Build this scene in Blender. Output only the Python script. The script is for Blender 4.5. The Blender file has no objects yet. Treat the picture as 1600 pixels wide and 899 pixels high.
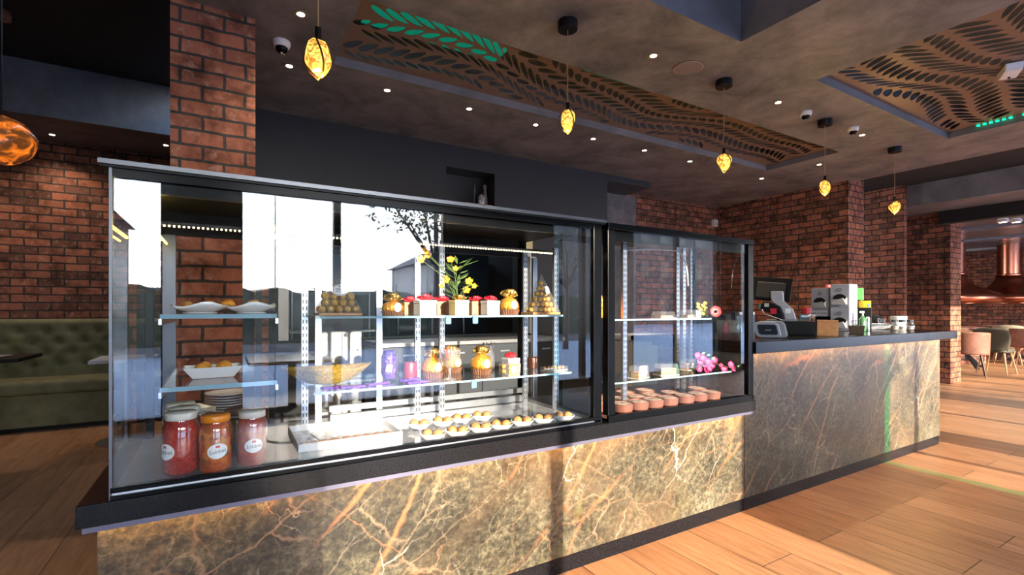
import bpy, bmesh, math, random
from mathutils import Vector, Matrix, noise as mnoise
random.seed(7)
PI = math.pi
scene = bpy.context.scene
COL = scene.collection

# ------------------------------------------------------------------ camera, sky, sun, exposure
CAM_H = 1.2
F_PX = 758.0
HORIZON = 484.0
HEAD = math.radians(59.33)            # angle between the counter's direction (+X) and the view
FW = (math.cos(HEAD), math.sin(HEAD))
RT = (math.sin(HEAD), -math.cos(HEAD))
cam_data = bpy.data.cameras.new('camera')
cam_data.sensor_width = 36.0
cam_data.lens = F_PX / 1600 * 36.0
cam_data.shift_y = (HORIZON - 449.5) / 1600
cam_data.clip_start = 0.02
cam = bpy.data.objects.new('camera', cam_data)
COL.objects.link(cam)
cam.location = (0, 0, CAM_H)
cam.rotation_euler = (PI / 2, 0, HEAD - PI / 2)
scene.camera = cam

scene.view_settings.view_transform = 'Standard'
scene.view_settings.look = 'None'
scene.view_settings.gamma = 1
scene.view_settings.use_curve_mapping = False
scene.view_settings.exposure = 1.2
scene.cycles.use_denoising = True
scene.cycles.max_bounces = 10
scene.cycles.diffuse_bounces = 5
scene.cycles.glossy_bounces = 5
scene.cycles.transmission_bounces = 8
scene.cycles.transparent_max_bounces = 40
scene.cycles.sample_clamp_indirect = 6.0
scene.cycles.caustics_reflective = False
scene.cycles.caustics_refractive = False

SKY = 9.0
SUN = 9.5
SUN_EL = math.radians(13.0)
world = bpy.data.worlds.new('sky')
scene.world = world
world.use_nodes = True
wn = world.node_tree
wn.nodes.clear()
w_out = wn.nodes.new('ShaderNodeOutputWorld')
w_bg = wn.nodes.new('ShaderNodeBackground')
w_tc = wn.nodes.new('ShaderNodeTexCoord')
w_sep = wn.nodes.new('ShaderNodeSeparateXYZ')
w_ramp = wn.nodes.new('ShaderNodeValToRGB')
w_ramp.color_ramp.elements[0].position = 0.0
w_ramp.color_ramp.elements[0].color = (1.0, 0.96, 0.92, 1)
w_ramp.color_ramp.elements[1].position = 0.55
w_ramp.color_ramp.elements[1].color = (0.35, 0.55, 0.95, 1)
e = w_ramp.color_ramp.elements.new(0.25); e.color = (0.85, 0.93, 1.0, 1)
wn.links.new(w_tc.outputs['Generated'], w_sep.inputs[0])
wn.links.new(w_sep.outputs['Z'], w_ramp.inputs[0])
wn.links.new(w_ramp.outputs[0], w_bg.inputs[0])
w_bg.inputs[1].default_value = SKY
wn.links.new(w_bg.outputs[0], w_out.inputs[0])

sun_d = bpy.data.lights.new('sun', 'SUN')
sun_d.energy = SUN
sun_d.color = (1.0, 0.84, 0.66)
sun_d.angle = math.radians(0.5)
sun = bpy.data.objects.new('sun', sun_d)
COL.objects.link(sun)
sun.location = (0, -12, 5)
sun.rotation_euler = Vector((0.03, 1.0, -math.tan(SUN_EL))).to_track_quat('-Z', 'Y').to_euler()

def portal(x0, x1, z0, z1, y):
    d = bpy.data.lights.new('window_portal', 'AREA')
    d.shape = 'RECTANGLE'; d.size = x1 - x0; d.size_y = z1 - z0
    d.cycles.is_portal = True
    o = bpy.data.objects.new('window_portal', d); COL.objects.link(o)
    o.location = ((x0 + x1) / 2, y, (z0 + z1) / 2)
    o.rotation_euler = (PI / 2, 0, 0)      # -Z looks along +Y

# ------------------------------------------------------------------ a pixel of the photograph -> a point of the room
def ray(x, y):
    u = (x - 800) / F_PX; v = (HORIZON - y) / F_PX
    return (FW[0] + u * RT[0], FW[1] + u * RT[1], v)
def at_z(x, y, z):
    a = ray(x, y); d = (z - CAM_H) / a[2]
    return Vector((a[0] * d, a[1] * d, z))
def at_y(x, y, Y):
    a = ray(x, y); d = Y / a[1]
    return Vector((a[0] * d, Y, CAM_H + a[2] * d))
def at_x(x, y, X):
    a = ray(x, y); d = X / a[0]
    return Vector((X, a[1] * d, CAM_H + a[2] * d))
def X_at(x, Y): return at_y(x, HORIZON, Y).x
def depth(p): return p[0] * FW[0] + p[1] * FW[1]

# ------------------------------------------------------------------ materials
MATS = {}
def nt(name):
    m = bpy.data.materials.new(name); m.use_nodes = True
    n = m.node_tree; b = n.nodes['Principled BSDF']
    return m, n, b
def setin(b, k, v):
    if k in b.inputs: b.inputs[k].default_value = v
def mat(name, color, rough=0.5, metal=0.0, emit=None, estr=0.0, bump=0.0, bscale=40, vary=0.0, vscale=8, spec=None, coat=0.0):
    if name in MATS: return MATS[name]
    m, n, b = nt(name)
    c = (*color, 1)
    b.inputs['Base Color'].default_value = c
    b.inputs['Roughness'].default_value = rough
    b.inputs['Metallic'].default_value = metal
    if spec is not None: setin(b, 'Specular IOR Level', spec)
    if coat: setin(b, 'Coat Weight', coat); setin(b, 'Coat Roughness', 0.05)
    if emit: setin(b, 'Emission Color', (*emit, 1)); setin(b, 'Emission Strength', estr)
    tc = n.nodes.new('ShaderNodeTexCoord')
    nz = n.nodes.new('ShaderNodeTexNoise'); nz.inputs['Scale'].default_value = vscale; nz.inputs['Detail'].default_value = 4
    n.links.new(tc.outputs['Object'], nz.inputs['Vector'])
    mx = n.nodes.new('ShaderNodeMixRGB'); mx.blend_type = 'MULTIPLY'; mx.inputs[0].default_value = 1
    rp = n.nodes.new('ShaderNodeValToRGB')
    v0 = 1 - (vary or 0.06); rp.color_ramp.elements[0].color = (v0, v0, v0, 1); rp.color_ramp.elements[0].position = .3
    v1 = 1 + (vary or 0.06); rp.color_ramp.elements[1].color = (v1, v1, v1, 1); rp.color_ramp.elements[1].position = .7
    n.links.new(nz.outputs[0], rp.inputs[0])
    mx.inputs[1].default_value = c
    n.links.new(rp.outputs[0], mx.inputs[2]); n.links.new(mx.outputs[0], b.inputs['Base Color'])
    if bump:
        bz = n.nodes.new('ShaderNodeTexNoise'); bz.inputs['Scale'].default_value = bscale; bz.inputs['Detail'].default_value = 3
        n.links.new(tc.outputs['Object'], bz.inputs['Vector'])
        bp = n.nodes.new('ShaderNodeBump'); bp.inputs['Strength'].default_value = bump; bp.inputs['Distance'].default_value = 0.01
        n.links.new(bz.outputs[0], bp.inputs['Height']); n.links.new(bp.outputs[0], b.inputs['Normal'])
    MATS[name] = m
    return m

def glass_mat(name, tint=(1, 1, 1), refl=0.09, rough=0.0, body=0.0, body_col=(1, 1, 1)):
    """a thin pane: what lies behind, a fresnel share of mirror, and optionally some body colour"""
    if name in MATS: return MATS[name]
    m = bpy.data.materials.new(name); m.use_nodes = True
    n = m.node_tree; n.nodes.clear()
    out = n.nodes.new('ShaderNodeOutputMaterial')
    tr = n.nodes.new('ShaderNodeBsdfTransparent'); tr.inputs[0].default_value = (*tint, 1)
    gl = n.nodes.new('ShaderNodeBsdfGlossy'); gl.inputs['Roughness'].default_value = rough
    gl.inputs[0].default_value = (1, 1, 1, 1)
    fr = n.nodes.new('ShaderNodeLayerWeight'); fr.inputs[0].default_value = 0.5
    mp = n.nodes.new('ShaderNodeMapRange')
    pw = n.nodes.new('ShaderNodeMath'); pw.operation = 'POWER'; pw.inputs[1].default_value = 3.5
    n.links.new(fr.outputs['Facing'], pw.inputs[0])
    mp.inputs['To Min'].default_value = refl; mp.inputs['To Max'].default_value = 0.8
    n.links.new(pw.outputs[0], mp.inputs['Value'])
    mix = n.nodes.new('ShaderNodeMixShader')
    n.links.new(mp.outputs[0], mix.inputs[0])
    if body:
        df = n.nodes.new('ShaderNodeBsdfDiffuse'); df.inputs[0].default_value = (*body_col, 1)
        m2 = n.nodes.new('ShaderNodeMixShader'); m2.inputs[0].default_value = body
        n.links.new(tr.outputs[0], m2.inputs[1]); n.links.new(df.outputs[0], m2.inputs[2])
        n.links.new(m2.outputs[0], mix.inputs[1])
    else:
        n.links.new(tr.outputs[0], mix.inputs[1])
    n.links.new(gl.outputs[0], mix.inputs[2])
    n.links.new(mix.outputs[0], out.inputs[0])
    MATS[name] = m
    return m

def swizzle(n, axis):
    tc = n.nodes.new('ShaderNodeTexCoord'); sp = n.nodes.new('ShaderNodeSeparateXYZ'); cb = n.nodes.new('ShaderNodeCombineXYZ')
    n.links.new(tc.outputs['Object'], sp.inputs[0])
    a, b_ = {'x': ('X', 'Z'), 'y': ('Y', 'Z'), 'f': ('Y', 'X')}[axis]
    n.links.new(sp.outputs[a], cb.inputs[0]); n.links.new(sp.outputs[b_], cb.inputs[1])
    return cb.outputs[0], tc.outputs['Object']

def brick_mat(name, axis, bw=0.213, rh=0.085, c1=(0.40, 0.150, 0.090), c2=(0.120, 0.060, 0.046), mortar=(0.050, 0.044, 0.042), shift=0.0, squash=1.0):
    if name in MATS: return MATS[name]
    m, n, b = nt(name)
    co, obj = swizzle(n, axis)
    dz = n.nodes.new('ShaderNodeTexNoise'); dz.inputs['Scale'].default_value = 9; dz.inputs['Detail'].default_value = 3
    n.links.new(obj, dz.inputs['Vector'])
    vm = n.nodes.new('ShaderNodeVectorMath'); vm.operation = 'SUBTRACT'; vm.inputs[1].default_value = (0.5 - shift * 66, 0.5, 0.5)
    n.links.new(dz.outputs['Color'], vm.inputs[0])
    vs = n.nodes.new('ShaderNodeVectorMath'); vs.operation = 'SCALE'; vs.inputs['Scale'].default_value = 0.015
    n.links.new(vm.outputs[0], vs.inputs[0])
    va = n.nodes.new('ShaderNodeVectorMath'); va.operation = 'ADD'
    n.links.new(co, va.inputs[0]); n.links.new(vs.outputs[0], va.inputs[1])
    br = n.nodes.new('ShaderNodeTexBrick')
    br.inputs['Scale'].default_value = 1; br.inputs['Brick Width'].default_value = bw; br.inputs['Row Height'].default_value = rh
    br.inputs['Mortar Size'].default_value = 0.0085; br.inputs['Mortar Smooth'].default_value = 0.15; br.inputs['Bias'].default_value = 0.0
    br.inputs['Color1'].default_value = (*c1, 1); br.inputs['Color2'].default_value = (*c2, 1); br.inputs['Mortar'].default_value = (*mortar, 1)
    br.offset = 0.5
    n.links.new(va.outputs[0], br.inputs['Vector'])
    # soot and pale bloom over the faces
    nz = n.nodes.new('ShaderNodeTexNoise'); nz.inputs['Scale'].default_value = 6.5; nz.inputs['Detail'].default_value = 5; nz.inputs['Roughness'].default_value = .65
    n.links.new(obj, nz.inputs['Vector'])
    r1 = n.nodes.new('ShaderNodeValToRGB')
    r1.color_ramp.elements[0].position = .36; r1.color_ramp.elements[0].color = (.34, .30, .29, 1)
    r1.color_ramp.elements[1].position = .56; r1.color_ramp.elements[1].color = (1.15, 1.1, 1.08, 1)
    n.links.new(nz.outputs[0], r1.inputs[0])
    mx = n.nodes.new('ShaderNodeMixRGB'); mx.blend_type = 'MULTIPLY'; mx.inputs[0].default_value = .85
    n.links.new(br.outputs['Color'], mx.inputs[1]); n.links.new(r1.outputs[0], mx.inputs[2])
    n2 = n.nodes.new('ShaderNodeTexNoise'); n2.inputs['Scale'].default_value = 17; n2.inputs['Detail'].default_value = 6; n2.inputs['Roughness'].default_value = .7
    n.links.new(obj, n2.inputs['Vector'])
    r2 = n.nodes.new('ShaderNodeValToRGB'); r2.color_ramp.elements[0].position = .54; r2.color_ramp.elements[0].color = (0, 0, 0, 1)
    r2.color_ramp.elements[1].position = .74; r2.color_ramp.elements[1].color = (.8, .8, .8, 1)
    n.links.new(n2.outputs[0], r2.inputs[0])
    iv = n.nodes.new('ShaderNodeMath'); iv.operation = 'SUBTRACT'; iv.inputs[0].default_value = 1; n.links.new(br.outputs['Fac'], iv.inputs[1])
    ml = n.nodes.new('ShaderNodeMath'); ml.operation = 'MULTIPLY'; n.links.new(iv.outputs[0], ml.inputs[0]); n.links.new(r2.outputs[0], ml.inputs[1])
    m3 = n.nodes.new('ShaderNodeMixRGB'); m3.inputs[2].default_value = (.52, .34, .25, 1)
    n.links.new(ml.outputs[0], m3.inputs[0]); n.links.new(mx.outputs[0], m3.inputs[1])
    n.links.new(m3.outputs[0], b.inputs['Base Color'])
    b.inputs['Roughness'].default_value = .8; setin(b, 'Specular IOR Level', .25)
    ad = n.nodes.new('ShaderNodeMath'); ad.operation = 'MULTIPLY_ADD'; ad.inputs[1].default_value = .35
    n.links.new(n2.outputs[0], ad.inputs[0]); n.links.new(iv.outputs[0], ad.inputs[2])
    bp = n.nodes.new('ShaderNodeBump'); bp.inputs['Strength'].default_value = .7; bp.inputs['Distance'].default_value = .012
    n.links.new(ad.outputs[0], bp.inputs['Height']); n.links.new(bp.outputs[0], b.inputs['Normal'])
    MATS[name] = m
    return m

def marble_mat():
    m, n, b = nt('forest_marble')
    co, obj = swizzle(n, 'x')
    L = n.links.new
    def noise(scale, det=5, rough=.6, vec=None, dist=0):
        z = n.nodes.new('ShaderNodeTexNoise'); z.inputs['Scale'].default_value = scale; z.inputs['Detail'].default_value = det
        z.inputs['Roughness'].default_value = rough; z.inputs['Distortion'].default_value = dist
        L(vec or co, z.inputs['Vector']); return z
    def ramp(src, stops):
        r = n.nodes.new('ShaderNodeValToRGB'); el = r.color_ramp.elements
        el[0].position, el[0].color = stops[0][0], (*stops[0][1], 1)
        el[1].position, el[1].color = stops[-1][0], (*stops[-1][1], 1)
        for p, c in stops[1:-1]:
            q = el.new(p); q.color = (*c, 1)
        L(src, r.inputs[0]); return r.outputs[0]
    def mixc(f, a, c):
        x = n.nodes.new('ShaderNodeMixRGB'); L(f, x.inputs[0]); L(a, x.inputs[1])
        if isinstance(c, tuple): x.inputs[2].default_value = (*c, 1)
        else: L(c, x.inputs[2])
        return x.outputs[0]
    big = noise(2.1, 8, .66, dist=.6)
    base = ramp(big.outputs[0], [(.34, (.012, .012, .009)), (.45, (.034, .031, .021)), (.56, (.064, .058, .038)), (.68, (.125, .112, .075))])
    fine = noise(38, 9, .78)
    fr = ramp(fine.outputs[0], [(.38, (.16, .15, .15)), (.5, (1, 1, 1)), (.62, (2.7, 2.55, 2.4))])
    mm = n.nodes.new('ShaderNodeMixRGB'); mm.blend_type = 'MULTIPLY'; mm.inputs[0].default_value = .8
    L(base, mm.inputs[1]); L(fr, mm.inputs[2]); col = mm.outputs[0]
    # golden moss blotches
    gz = noise(3.4, 7, .7, dist=1.0)
    gm = ramp(gz.outputs[0], [(.58, (0, 0, 0)), (.72, (.45, .45, .45))])
    col = mixc(gm, col, (.20, .18, .06))
    def veins(scale, warp, wscale, hi, color, rot, stretch, strength, seed, thin=(.42, .62)):
        r_ = n.nodes.new('ShaderNodeMapping'); r_.inputs['Rotation'].default_value = (0, 0, rot); r_.inputs['Location'].default_value = (seed, seed * .7, 0)
        L(co, r_.inputs['Vector'])
        mp = n.nodes.new('ShaderNodeMapping'); mp.inputs['Scale'].default_value = (1.0, stretch, 1); L(r_.outputs[0], mp.inputs['Vector'])
        wz = noise(wscale, 6, .62, vec=r_.outputs[0])
        q = n.nodes.new('ShaderNodeVectorMath'); q.operation = 'SUBTRACT'; q.inputs[1].default_value = (.5, .5, .5); L(wz.outputs['Color'], q.inputs[0])
        k = n.nodes.new('ShaderNodeVectorMath'); k.operation = 'SCALE'; k.inputs['Scale'].default_value = warp; L(q.outputs[0], k.inputs[0])
        a = n.nodes.new('ShaderNodeVectorMath'); a.operation = 'ADD'; L(mp.outputs[0], a.inputs[0]); L(k.outputs[0], a.inputs[1])
        v = n.nodes.new('ShaderNodeTexVoronoi'); v.voronoi_dimensions = '2D'; v.feature = 'DISTANCE_TO_EDGE'; v.inputs['Scale'].default_value = scale
        L(a.outputs[0], v.inputs['Vector'])
        f = ramp(v.outputs['Distance'], [(hi * .12, (strength,) * 3), (hi, (0, 0, 0))])
        t = noise(wscale * .7, 4, .55, vec=r_.outputs[0]); tr_ = ramp(t.outputs[0], [(thin[0], (.0,) * 3), (thin[1], (1, 1, 1))])
        x = n.nodes.new('ShaderNodeMixRGB'); x.blend_type = 'MULTIPLY'; x.inputs[0].default_value = 1; L(f, x.inputs[1]); L(tr_, x.inputs[2])
        return x.outputs[0], color
    nonlocal_col = col
    for args in ((.9, .7, 1.6, .22, (.15, .095, .05), -.75, 2.6, .45, 3.1), (1.1, .45, 2.0, .040, (.36, .15, .065), -.80, 3.2, .62, 9.3, (.44, .56)),
                 (2.4, .35, 3.0, .030, (.28, .19, .12), -.62, 2.6, .60, 1.7, (.46, .60)), (1.6, .45, 2.6, .011, (.58, .48, .39), -.9, 2.8, .75, 5.9, (.49, .60)),
                 (2.0, .5, 2.6, .018, (.30, .15, .08), .55, 2.2, .50, 21.4, (.46, .58)), (2.8, .4, 4.0, .010, (.48, .40, .32), .7, 1.8, .50, 12.4, (.51, .62)),
                 (7, .2, 7.0, .028, (.22, .19, .12), -.7, 1.8, .45, 30.4, (.45, .60)), (5, .25, 5.0, .018, (.28, .22, .15), -.95, 2.4, .4, 41.7, (.50, .62))):
        f, c = veins(*args)
        nonlocal_col = mixc(f, nonlocal_col, c)
    L(nonlocal_col, b.inputs['Base Color'])
    b.inputs['Roughness'].default_value = .28
    MATS['marble'] = m
    return m

def wood_floor():
    m, n, b = nt('oak_planks')
    co, obj = swizzle(n, 'f')
    L = n.links.new
    br = n.nodes.new('ShaderNodeTexBrick'); br.offset = .37
    br.inputs['Scale'].default_value = 1; br.inputs['Brick Width'].default_value = 1.35; br.inputs['Row Height'].default_value = .24
    br.inputs['Mortar Size'].default_value = .0022; br.inputs['Mortar Smooth'].default_value = 0; br.inputs['Bias'].default_value = 0
    br.inputs['Color1'].default_value = (.47, .255, .135, 1); br.inputs['Color2'].default_value = (.35, .185, .095, 1); br.inputs['Mortar'].default_value = (.05, .026, .016, 1)
    L(co, br.inputs['Vector'])
    mp = n.nodes.new('ShaderNodeMapping'); mp.inputs['Scale'].default_value = (1.4, 15, 1); L(co, mp.inputs['Vector'])
    nz = n.nodes.new('ShaderNodeTexNoise'); nz.inputs['Scale'].default_value = 2.2; nz.inputs['Detail'].default_value = 8; nz.inputs['Roughness'].default_value = .65; nz.inputs['Distortion'].default_value = .8
    L(mp.outputs[0], nz.inputs['Vector'])
    rp = n.nodes.new('ShaderNodeValToRGB'); rp.color_ramp.elements[0].position = .3; rp.color_ramp.elements[0].color = (.62, .55, .5, 1)
    rp.color_ramp.elements[1].position = .62; rp.color_ramp.elements[1].color = (1.12, 1.1, 1.08, 1)
    L(nz.outputs[0], rp.inputs[0])
    mx = n.nodes.new('ShaderNodeMixRGB'); mx.blend_type = 'MULTIPLY'; mx.inputs[0].default_value = .9
    L(br.outputs['Color'], mx.inputs[1]); L(rp.outputs[0], mx.inputs[2]); L(mx.outputs[0], b.inputs['Base Color'])
    b.inputs['Roughness'].default_value = .42
    iv = n.nodes.new('ShaderNodeMath'); iv.operation = 'MULTIPLY_ADD'; iv.inputs[1].default_value = -3; L(br.outputs['Fac'], iv.inputs[0]); L(nz.outputs[0], iv.inputs[2])
    bp = n.nodes.new('ShaderNodeBump'); bp.inputs['Strength'].default_value = .25; bp.inputs['Distance'].default_value = .004
    L(iv.outputs[0], bp.inputs['Height']); L(bp.outputs[0], b.inputs['Normal'])
    MATS['floor'] = m
    return m

def plaster(name, dark, light, scale=1.6):
    m, n, b = nt(name)
    tc = n.nodes.new('ShaderNodeTexCoord')
    nz = n.nodes.new('ShaderNodeTexNoise'); nz.inputs['Scale'].default_value = scale; nz.inputs['Detail'].default_value = 9; nz.inputs['Roughness'].default_value = .70; nz.inputs['Distortion'].default_value = .35
    n.links.new(tc.outputs['Object'], nz.inputs['Vector'])
    rp = n.nodes.new('ShaderNodeValToRGB'); rp.color_ramp.elements[0].position = .33; rp.color_ramp.elements[0].color = (*dark, 1)
    rp.color_ramp.elements[1].position = .68; rp.color_ramp.elements[1].color = (*light, 1)
    n.links.new(nz.outputs[0], rp.inputs[0]); n.links.new(rp.outputs[0], b.inputs['Base Color'])
    b.inputs['Roughness'].default_value = .55
    bp = n.nodes.new('ShaderNodeBump'); bp.inputs['Strength'].default_value = .12; bp.inputs['Distance'].default_value = .01
    n.links.new(nz.outputs[0], bp.inputs['Height']); n.links.new(bp.outputs[0], b.inputs['Normal'])
    MATS[name] = m
    return m

def jar_fill(name, stops, scale):
    m, n, b = nt(name)
    tc = n.nodes.new('ShaderNodeTexCoord')
    v = n.nodes.new('ShaderNodeTexVoronoi'); v.inputs['Scale'].default_value = scale
    nz = n.nodes.new('ShaderNodeTexNoise'); nz.inputs['Scale'].default_value = scale * .5; nz.inputs['Detail'].default_value = 4
    n.links.new(tc.outputs['Object'], v.inputs['Vector']); n.links.new(tc.outputs['Object'], nz.inputs['Vector'])
    mx = n.nodes.new('ShaderNodeMixRGB'); mx.inputs[0].default_value = .5
    n.links.new(v.outputs['Color'], mx.inputs[1]); n.links.new(nz.outputs['Color'], mx.inputs[2])
    rp = n.nodes.new('ShaderNodeValToRGB'); el = rp.color_ramp.elements
    el[0].position, el[0].color = stops[0][0], (*stops[0][1], 1); el[1].position, el[1].color = stops[-1][0], (*stops[-1][1], 1)
    for p, c in stops[1:-1]: el.new(p).color = (*c, 1)
    n.links.new(mx.outputs[0], rp.inputs[0]); n.links.new(rp.outputs[0], b.inputs['Base Color'])
    b.inputs['Roughness'].default_value = .25; setin(b, 'Coat Weight', .6); setin(b, 'Coat Roughness', .03)
    return m

def amber_mat(name, c_dark, c_light, scale, strength, p0=.40, p1=.66):
    m, n, b = nt(name)
    tc = n.nodes.new('ShaderNodeTexCoord')
    nz = n.nodes.new('ShaderNodeTexNoise'); nz.inputs['Scale'].default_value = scale; nz.inputs['Detail'].default_value = 5; nz.inputs['Distortion'].default_value = 2.2
    n.links.new(tc.outputs['Object'], nz.inputs['Vector'])
    rp = n.nodes.new('ShaderNodeValToRGB'); el = rp.color_ramp.elements
    el[0].position = p0; el[0].color = (*c_dark, 1); el[1].position = p1; el[1].color = (*c_light, 1)
    n.links.new(nz.outputs[0], rp.inputs[0]); n.links.new(rp.outputs[0], b.inputs['Emission Color'])
    b.inputs['Emission Strength'].default_value = strength
    b.inputs['Base Color'].default_value = (.35, .15, .03, 1); b.inputs['Roughness'].default_value = .12
    return m

black = mat('black_gloss', (.003, .0035, .0045), .22, spec=.10)
black_satin = mat('black_satin', (.007, .007, .008), .4, spec=.2)
granite = mat('black_granite', (.008, .008, .0095), .2, vary=.6, vscale=220, spec=.2)
slab_edge = mat('violet_grey_metal', (.16, .155, .22), .35, .6)
alu = mat('aluminium', (.62, .64, .68), .28, 1.0)
steel = mat('brushed_steel', (.55, .56, .58), .3, 1.0, vary=.12, vscale=20)
white_plastic = mat('white_plastic', (.72, .72, .74), .35)
grey_plastic = mat('grey_plastic', (.27, .28, .31), .4)
porcelain = mat('porcelain', (.80, .80, .82), .12, coat=.3)
cream_paint = mat('cream_paint', (.75, .62, .36), .5)
lightgrey = mat('light_grey_panel', (.55, .57, .62), .4)
glass = glass_mat('case_glass', (.97, .99, .99), .058)
shelf_glass = glass_mat('shelf_glass', (.93, .98, .97), .10)
shelf_edge = mat('green_glass_edge', (.25, .42, .52), .08, spec=.9, emit=None)
clear_glass = glass_mat('drinking_glass', (.96, .97, .98), .10, body=.02)
clear_plastic = glass_mat('clear_plastic', (.97, .97, .97), .12, .05, body=.05)
window_glass = glass_mat('window_glass', (.98, .99, .99), .05)
green_filter = glass_mat('green_filter', (.0, .96, .70), .04)
ceil_m = plaster('grey_brown_plaster', (.070, .070, .079), (.265, .245, .252), 2.3)
beam_m = plaster('blue_grey_plaster', (.11, .112, .128), (.21, .21, .235), 2.2)
dark_wall_m = mat('charcoal_paint', (.020, .022, .027), .45, vary=.1, vscale=3)
black_ceiling_m = mat('black_ceiling', (.010, .010, .011), .8, bump=.3, bscale=25)
brick_x = brick_mat('brick_face_along', 'x')
brick_y = brick_mat('brick_face_across', 'y')
brick_hx = brick_mat('brick_header_along', 'x', bw=.125, c1=(.40, .14, .08), c2=(.27, .10, .062))
pillar_brick = brick_mat('pillar_brick', 'x', c1=(.40, .150, .090), c2=(.27, .105, .068), mortar=(.060, .056, .056))
floor_m = wood_floor()
marble_m = marble_mat()
gold = mat('gold_foil', (.92, .56, .13), .34, .4, bump=.8, bscale=160)
gold_dark = mat('gold_foil_deep', (.74, .36, .05), .32, .6, bump=.7, bscale=120)
gold_glass = mat('gold_crackle', (.60, .38, .05), .35, .15, bump=.9, bscale=220, vary=.35, vscale=120)
choc_cup = mat('brown_paper_cup', (.13, .055, .028), .55)
red_bow = mat('red_ribbon', (.55, .02, .04), .35)
gold_bow = mat('gold_ribbon', (.55, .36, .10), .25, .8)
label_white = mat('label_white', (.80, .82, .84), .4)
ink = mat('ink_grey', (.10, .10, .13), .5)
ink_red = mat('ink_red', (.55, .05, .07), .5)
dough = mat('dough_ball', (.42, .20, .065), .5, vary=.35, vscale=30)
orange_food = mat('orange_sweet', (.80, .33, .04), .35, vary=.2, vscale=40)
terracotta = mat('terracotta', (.17, .058, .036), .6, vary=.15, vscale=25)
pudding = mat('baked_pudding', (.50, .38, .28), .5, vary=.75, vscale=38)
copper = mat('copper', (.66, .25, .16), .26, 1.0)
leaf_copper = mat('bronze_panel', (.21, .135, .10), .45, .2)
green_led = mat('green_led', (.01, .2, .1), .5, emit=(.0, 1.0, .45), estr=1.2)
orange_led = mat('warm_led', (.5, .3, .1), .5, emit=(1.0, .48, .10), estr=34.0)
yellow_led = mat('yellow_led', (.6, .5, .1), .5, emit=(1.0, .72, .12), estr=3.0)
white_led = mat('white_led_dot', (.8, .7, .5), .5, emit=(1.0, .80, .42), estr=4.0)
lamp_lens = mat('lamp_lens', (.8, .8, .8), .3, emit=(1.0, .86, .62), estr=14.0)
olive_velvet = mat('olive_velvet', (.15, .145, .075), .75, vary=.25, vscale=9)
dark_wood = mat('dark_wood', (.045, .026, .017), .45)
mid_wood = mat('mid_wood', (.30, .16, .075), .45, vary=.2, vscale=12)
bamboo = mat('bamboo', (.62, .28, .10), .45, vary=.18, vscale=30)

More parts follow.
